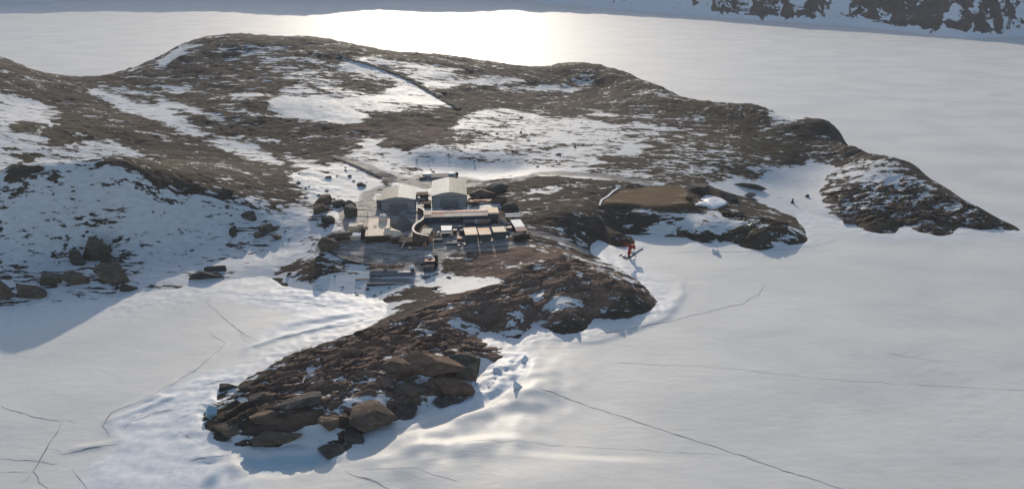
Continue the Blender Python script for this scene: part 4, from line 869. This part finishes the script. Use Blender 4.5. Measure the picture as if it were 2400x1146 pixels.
# ------------------------------------------------------------------ red crane by the shore
o, k = thing('crane', 1474, 603, 'red folding crane on the snow by the shore, dark tipped arm raised to the left', 'crane', yaw=0)
MB().box(-.75, .75, -.6, .6, -.4, .25, .06).build('base', M['dark'], o)
MB().tube([(.1,0,.2),(-.1,0,1.6),(.1,0,3.4),(.3,0,4.4)], .5, 10, [.38,.62,.58,.7]).build('mast', M['crane'], o, True)
MB().box(.2, 2.1, -.7, .7, 3.9, 5.3, .18).box(1.2, 2.3, -.5, .5, 3.5, 4.3, .15).build('machine_house', M['crane'], o)
MB().tube([(.6,0,4.9),(-.6,0,5.0),(-1.5,0,5.5),(-2.2,0,6.3)], .4, 10, [.5,.42,.45,.5]).build('arm', M['crane'], o, True)
g = MB().blob((-2.55,0,6.75), (.85,.8,.85), 8, .12, 3).build('grab', M['darkred'], o, True); MB().tube([(-2.9,-.3,6.3),(-3.1,-.3,5.7)], .12).tube([(-2.3,.3,6.3),(-2.2,.3,5.8)], .12).build('claw', M['dark'], g, True)
MB().tube([(.9,.1,3.6),(.55,.1,2.2)], .12).build('ram', M['rim'], o, True); MB().box(.5, 1.1, -.4, .4, 1.6, 2.4, .08).build('control_box', M['hood'], o)
tag(MB().tube(drape([(1452,601),(1457,598),(1461,605),(1468,608),(1475,605),(1486,597),(1497,589),(1506,584)], .12), .2, 6).build('cable', M['rubber'], None, True), 'dark cable lying looped on the snow at the foot of the crane', 'cable')
for (px, py, w, h, lb) in [(1484,596,7,8,'small white snow block standing right of the crane base'),(1463,603,11,7,'wide white snow block left of the crane base'),(1486,610,9,5,'low white snow block in front of the crane')]:
    rock(px, py, w, h, lb, SM, 'snow blocks round the crane', int(px), .8, name='snow_block', cat='snow block')
o, k = thing('white_shelter', 1680, 594, 'small bright white tent like cover on the ice beside the shaded shore', 'tent', yaw=.3)
MB().prism([(-1.3,-.1),(1.2,-.1),(1.0,1.0),(.2,1.8),(-.7,1.5)], 0, 1.8).build('cover', M['white'], o); MB().slab([(-2.0,-.2,.1),(-1.2,-.3,.1),(-.8,1.6,1.3),(-1.2,1.6,1.2)], .05).build('flap', M['white'], o)
MB().prism([(-.45,-.05),(.5,-.05),(.1,.9)], -.04, .01).build('opening', M['tan2'], o)
o, k = thing('cairn', 1857, 476, 'small upright dark cairn on the shaded snow bay', 'cairn')
for i, (r_, z) in enumerate(((.8,.2),(.55,.8),(.4,1.4),(.28,1.9))): MB().blob((0,0,z), (r_,r_,.42), i, .15, 2).build('stone', RM['dark'], o, True)
rock(1894, 463, 10, 7, 'lone dark stone right of the upright cairn on the shaded snow', 'dark', None, 31)
rock(1997, 528, 36, 12, 'lens shaped flat brown rock alone at the foot of the right headland', 'brown', None, 33, .5)
rock(1762, 444, 60, 8, 'long flat dark rock ledge lying on the snow above the bay', 'dark', None, 34, .35)
rock(1712, 470, 50, 22, 'brown spur of rock between the white snow heap and the bay', 'brown', None, 35, .7)
rock(1758, 462, 34, 8, 'thin dark rock finger pointing right into the snow bay', 'dark', None, 36, .4, rz=.25)
rock(1640, 452, 64, 26, 'knobbly dark rock hump behind the brown gravel pad', 'dark', None, 37, .7)
rock(1618, 470, 26, 16, 'small dark rock with white cap at the right end of the gravel pad', 'brown', None, 38)
o, k = thing('snow_heap', 1668, 483, 'large bright white snow heap at the right end of the brown gravel pad', 'snow heap')
MB().blob((-3.5,2,.2), (4.0,3.5,.9), 3, .25, 3, -1).blob((2.5,5,.3), (5.6,6.5,.9), 7, .35, 3, -1).build('snow', SM, o, True)
tag(MB().ribbon(drape([(1405,482),(1410,470),(1424,461),(1436,450),(1449,441)], .3), .8, .5).build('snow_bank', M['white'], None), 'curved narrow white snow bank along the left edge of the brown gravel pad', 'snow bank')
dk = drape([(795,128),(832,143),(890,160),(940,178),(975,196),(1000,211),(1030,230),(1055,244),(1076,256)], .55)
dyk = MB().ribbon(dk, 2.6, 1.6); 
for v in dyk.bm.verts: v.co += Vector((random.Random(hash((round(v.co.x,2),round(v.co.y,2)))).uniform(-.25,.25),)*3)
tag(dyk.build('rock_dyke', RM['olive'], None), 'narrow dark dyke of rock running straight down the snowy upper hillside', 'dyke')
tag(MB().ribbon(drape([(785,372),(820,385),(860,402),(893,417)], .4), 1.6, 1.2).build('rock_dyke', RM['dark'], None), 'short dark rock rib between the grey tracks behind the lower hall', 'dyke')

# ------------------------------------------------------------------ large boulders
FB = 'boulders on the front tongue of rock'
for i, (px, py, w, h, lb, mt, dp, rz, tl) in enumerate([
 (962,927,104,42,'long rounded brown block at the front of the boulder group on the front tongue','brown',.55,.05,(0,0)),
 (1052,930,92,58,'reddish boulder tilted down right, beside the heaped ice','red',.6,-.25,(0,.28)),
 (1000,893,140,52,'largest red slab lying behind the other blocks of the boulder group','red',.6,.1,(.1,.06)),
 (940,880,90,44,'flat red slab upper left in the boulder group','red',.7,.3,(0,-.08)),
 (1086,892,86,54,'olive grey boulder touching the heaped ice on its right','olive',.75,0,(0,.1)),
 (868,1008,120,56,'broad brown slab above the shaded snow near the tip','brown',.7,.15,(0,-.05)),
 (1055,955,80,26,'low grey slab half buried in snow below the tilted red boulder','grey',.5,.2,(0,0)),
 (940,985,80,30,'low grey slab lying on the snow between the broad brown slab and the ice','grey',.6,.2,(0,0)),
 (822,1037,58,46,'blocky grey boulder above the tip of the front tongue','grey',.8,0,(0,0)),
 (786,1070,62,40,'dark grey boulder at the very tip of the front tongue','grey',.8,.2,(0,0)),
 (770,1008,56,40,'brown jointed block left of the blocky grey boulder','brown',.8,-.2,(0,0)),
 (640,1048,130,46,'wide overhanging brown slab along the bottom edge of the front tongue','brown',.5,.05,(0,0)),
 (540,1020,90,36,'low brown slab at the lower left corner of the front tongue','brown',.6,-.1,(0,0)),
 (700,960,110,34,'long grey brown slab in the middle of the front tongue','grey',.5,.15,(0,0)),
 (620,985,80,26,'thin brown slab near the blue ice boulder','brown',.6,.2,(0,0)),
 (600,940,60,26,'small grey slab on the upper left edge of the front tongue','grey',.7,.2,(0,0)),
 (525,918,44,24,'dark round boulder standing off the left edge above a blue ice pool','dark',.8,0,(0,0)),
 (575,914,34,18,'small dark boulder right of the round one above the blue ice pool','dark',.8,.3,(0,0))]):
    rock(px, py, w, h * (1 if i < 6 else .8), lb, mt, FB, 100 + i, dp, rz, tl, sink=.34 if i < 6 else .48)
LB = 'rock slabs of the shaded left shore'
for i, (px, py, w, h, lb, mt, dp, rz, tl) in enumerate([
 (222,612,66,62,'tall triangular slab leaning out of the shaded snow bank','olive',.6,.1,(0,.25)),
 (262,668,74,64,'wedge shaped brown slab below the tall triangular one','brown',.6,-.3,(.1,.3)),
 (252,612,34,34,'small pointed slab right of the tall triangular one','olive',.6,.2,(0,.2)),
 (178,622,48,52,'narrow dark slab left of the tall triangular one','grey',.5,-.4,(0,.35)),
 (176,668,76,46,'wide brown slab between the wedge and the big rounded block','brown',.6,-.1,(0,.2)),
 (108,672,66,58,'humped block behind the big rounded block on the left shore','olive',.7,0,(0,0)),
 (66,700,66,56,'big rounded block at the waterline on the left shore','brown',.7,.1,(0,0)),
 (6,702,44,54,'block cut by the left edge of the view','brown',.7,0,(0,0)),
 (300,684,28,30,'single dark boulder on the snow right of the slabs','dark',.7,.4,(0,.2)),
 (470,655,80,22,'low dark rock shelf on the shaded snow','dark',.4,.15,(0,0)),
 (500,636,60,16,'thin grey rock shelf above the low dark one','grey',.4,.15,(0,0)),
 (545,552,24,26,'round dark boulder high on the shaded snow slope','dark',.8,0,(0,0)),
 (586,520,34,24,'knobbly grey boulder topmost of four on the snow slope','grey',.8,0,(0,0)),
 (622,548,36,32,'largest grey boulder of four on the snow slope','grey',.8,.3,(0,0)),
 (608,558,30,20,'low grey boulder left of the largest on the snow slope','grey',.8,0,(0,0)),
 (650,562,24,16,'small grey boulder rightmost of four on the snow slope','grey',.8,0,(0,0)),
 (522,460,40,24,'dark peaked boulder under the rocky edge of the left hill','dark',.7,0,(0,0)),
 (435,450,24,10,'flat dark boulder at the snow edge of the left hill','dark',.7,0,(0,0))]):
    rock(px, py, w, h, lb, mt, LB, 140 + i, dp, rz, tl, sink=.42)
SB = 'rocks round the left end of the station'
for i, (px, py, w, h, lb, mt, dp) in enumerate([
 (758,482,44,26,'rust brown rock topmost in the cluster left of the lower hall','red',.7),(745,500,42,28,'dark brown rock below the rust brown one, left of the station','brown',.7),(792,486,40,24,'grey brown rock ledge right of the rust brown rock','olive',.7),(820,486,34,18,'small grey rock next to the grey track left of the lower hall','grey',.7),
 (768,526,42,28,'smooth dark grey rock above the brown covered row','dark',.8),(820,508,42,34,'smooth grey rock hump left of the gravel mound track','grey',.8),(762,588,56,34,'brown rock hump at the left foot of the covered row','brown',.7),
 (1130,468,60,26,'long brown rock ledge right of the taller hall','brown',.6),(1160,452,50,22,'dark rock knoll at the end of the ledge right of the taller hall','dark',.7),(1112,478,32,20,'small brown rock beside the right wall of the taller hall','brown',.7),(1200,492,36,22,'grey rock behind the white beams','grey',.7),(1168,478,34,18,'brown rock behind the dark end block','brown',.7),
 (1215,560,34,16,'dark rock under the ramp shed','dark',.7),(843,437,22,10,'small dark rock on the snow left above the lower hall','dark',.7)]):
    rock(px, py, w, h, lb, mt, SB, 180 + i, dp)
rock(1352, 770, 13, 15, 'lone dark stone on the shaded snow below the middle tongue', 'dark', None, 201)
rock(490, 982, 34, 30, 'turquoise blue ice boulder at the left edge of the front tongue', BM_, None, 203, .8, name='ice_boulder', cat='ice')
IB = 'heaped ice blocks along the right edge of the front tongue'
for i, (px, py, w, h, lb) in enumerate([(1214,928,26,30,'largest white ice block nearest the long crack'),(1165,880,26,14,'low white ice block in the middle of the heap'),(1150,912,24,12,'flat white ice block below the middle of the heap'),
   (1228,855,26,18,'small white ice block at the upper right end of the heap'),(1105,905,24,18,'small ice block wedged against the tilted red boulder')]):
    rock(px, py, w, h, lb, SM, IB, 210 + i, .8, i * .4, (0, .1 * (i % 3 - 1)), sink=.5, name='ice_block', cat='ice')

# small loose stones: a few meshes, many copies
protos = []
for i in range(5):
    t = rock_bm(300 + i, .62, .5, .38, 3); me = bpy.data.meshes.new('stone'); t.to_mesh(me); t.free(); me.materials.append(RM[('dark','grey','brown','dark','olive')[i]]); protos.append(me)
rn = random.Random(5)
def scatter(n, box, label, group, smin=.4, smax=1.15):
    c = 0; tries = 0
    while c < n and tries < n * 30:
        tries += 1
        px, py = rn.uniform(box[0], box[2]), rn.uniform(box[1], box[3]); p = G(px, py)
        if float(bil(SN, GX, GY, p.x, p.y)) < .62 or float(bil(TRACK, GX, GY, p.x, p.y)) > .5 or p.z < .3: continue
        o = bpy.data.objects.new('stone', protos[rn.randrange(5)]); COL.objects.link(o); s_ = rn.uniform(smin, smax) * (1 if rn.random() < .8 else 1.6)
        o.location = (p.x, p.y, p.z + .08 * s_); o.scale = (s_ * rn.uniform(.8,1.7), s_, s_ * rn.uniform(.7,1.1)); o.rotation_euler.z = rn.uniform(-.5,.5)
        tag(o, label, 'stone', group); c += 1
scatter(55, (0,440,700,640), 'small dark stone lying loose on the snow slope below the left hill', 'loose stones below the left hill')
scatter(34, (960,270,1600,405), 'small dark stone lying loose on the central snowfield behind the station', 'loose stones on the central snowfield')
scatter(25, (690,390,870,470), 'small dark stone lying loose on the snow left above the lower hall', 'loose stones above the lower hall')
scatter(16, (650,640,1060,720), 'small dark stone lying loose on the beach snow below the platforms', 'loose stones on the beach')
# ------------------------------------------------------------------ cracks in the sea ice
def crack_mat():
    T = NT('crack'); n = T.noise(T.pos(), .4, 4, .6); T.put(T.b.inputs['Base Color'], T.mix(T.mr(n, .35, .65), rgb(.16,.165,.17), rgb(.36,.37,.38))); T.b.inputs['Roughness'].default_value = .7; return T.m
M_CR = crack_mat()
def crack(pp, w, seed):
    w0 = [Vector((*[float(q) for q in at_z(*p, 0)], 0)) for p in pp]; pts = []
    for a, b in zip(w0[:-1], w0[1:]):
        n = max(3, int((b - a).length / 1.2))
        for i in range(n): pts.append(a.lerp(b, i / n))
    pts.append(w0[-1]); A = np.array([[p.x, p.y] for p in pts])
    jx = fbm(A[:, 0] + seed * 31, A[:, 1], 5, 3, .6, seed) * .8; jy = fbm(A[:, 0], A[:, 1] + seed * 17, 5, 3, .6, seed + 3) * .8
    A[:, 0] += jx; A[:, 1] += jy; ww = w * (.35 + 1.5 * np.abs(fbm(A[:, 0], A[:, 1], 9, 3, .6, seed + 9))) * np.minimum(1, np.minimum(np.arange(len(A)), np.arange(len(A))[::-1]) / 6 + .25)
    d = np.gradient(A, axis=0); d /= np.linalg.norm(d, axis=1)[:, None] + 1e-9; nrm = np.c_[-d[:, 1], d[:, 0]]
    L = A + nrm * ww[:, None] / 2; R_ = A - nrm * ww[:, None] / 2
    X = np.stack([L[:, 0], R_[:, 0]], 1); Y = np.stack([L[:, 1], R_[:, 1]], 1); Zc = iceh(X, Y) + .035
    tag(strip_mesh('ice_crack', X[:, ::-1], Y[:, ::-1], Zc[:, ::-1], M_CR, {}), kind='structure')
for i, (pp, w) in enumerate([([(1245,920),(1300,929),(1420,965),(1560,1010),(1700,1055),(1850,1105),(2010,1156)],.42),([(805,1105),(850,1125),(915,1156)],.45),([(-10,948),(50,970),(148,988)],.34),([(148,988),(110,1050),(75,1105),(115,1150)],.34),([(-10,1075),(80,1080),(135,1087)],.3),([(-10,1108),(75,1105)],.26),
   ([(1400,787),(1480,772),(1560,755),(1660,730),(1740,712),(1780,690),(1790,664)],.34),([(1420,848),(1700,862),(1900,885),(2100,900),(2420,916)],.16),([(480,705),(520,740),(560,775),(610,803)],.26),([(500,722),(545,765),(600,806)],.16),([(490,780),(528,806),(470,860),(400,905),(330,940),(262,968),(238,1000),(260,1025)],.3),
   ([(2040,820),(2150,840),(2250,850)],.16),([(1560,592),(1780,591),(1900,580),(1970,562)],.25),([(830,1104),(980,1118),(1080,1150)],.16),([(1240,1052),(1500,1056),(1700,1065)],.12),([(170,1100),(185,1125),(215,1150)],.28),([(1000,1068),(1300,1050),(1330,1049)],.12),([(2000,960),(2060,968)],.18),([(1560,1010),(1600,1006),(1640,1010)],.18),([(1420,965),(1440,980),(1480,986)],.15),([(110,1050),(130,1052),(150,1060)],.2),([(560,775),(575,800),(600,812)],.18),([(75,1105),(60,1125),(40,1135)],.22),([(148,988),(165,985),(190,990)],.15),([(1660,730),(1690,738),(1720,742)],.14),([(288,1008),(310,987),(360,970),(430,957)],.5),([(145,1064),(200,1052),(276,1042)],.6),([(470,906),(500,900),(566,884)],.4),([(445,1081),(480,1076),(536,1069)],.5),([(420,1014),(445,1028),(475,1042)],.4),([(620,801),(680,790),(740,775),(810,765),(868,748)],.5),([(560,700),(640,706),(720,712),(800,722)],.35),([(540,690),(640,694),(760,700)],.3),([(655,838),(700,822),(760,806)],.5),([(280,1005),(300,985),(345,968),(420,955)],.22)]):
    crack(pp, w, i + 1)
M_CR = SM; crack([(1440,106),(1490,116),(1560,131),(1640,150),(1700,163),(1790,186)], 2.2, 60); bpy.data.objects[[o_.name for o_ in COL.objects if o_.name.startswith('ice_crack')][-1]].name = 'path'

# ------------------------------------------------------------------ thin cold haze over the whole bay
hz = bpy.data.materials.new('haze'); hz.use_nodes = True; ht_ = hz.node_tree
for n in list(ht_.nodes):
    if n.type != 'OUTPUT_MATERIAL': ht_.nodes.remove(n)
pv = ht_.nodes.new('ShaderNodeVolumePrincipled'); pv.inputs['Color'].default_value = (.93, .95, 1, 1); pv.inputs['Density'].default_value = .00009; pv.inputs['Anisotropy'].default_value = .2
ht_.links.new(pv.outputs[0], [n for n in ht_.nodes if n.type == 'OUTPUT_MATERIAL'][0].inputs['Volume'])
zt = float(zz.max()) + 25
hb = MB().box(-9000, 9000, -6000, 12000, -14, zt, 0).build('haze', hz, None); tag(hb, kind='stuff')
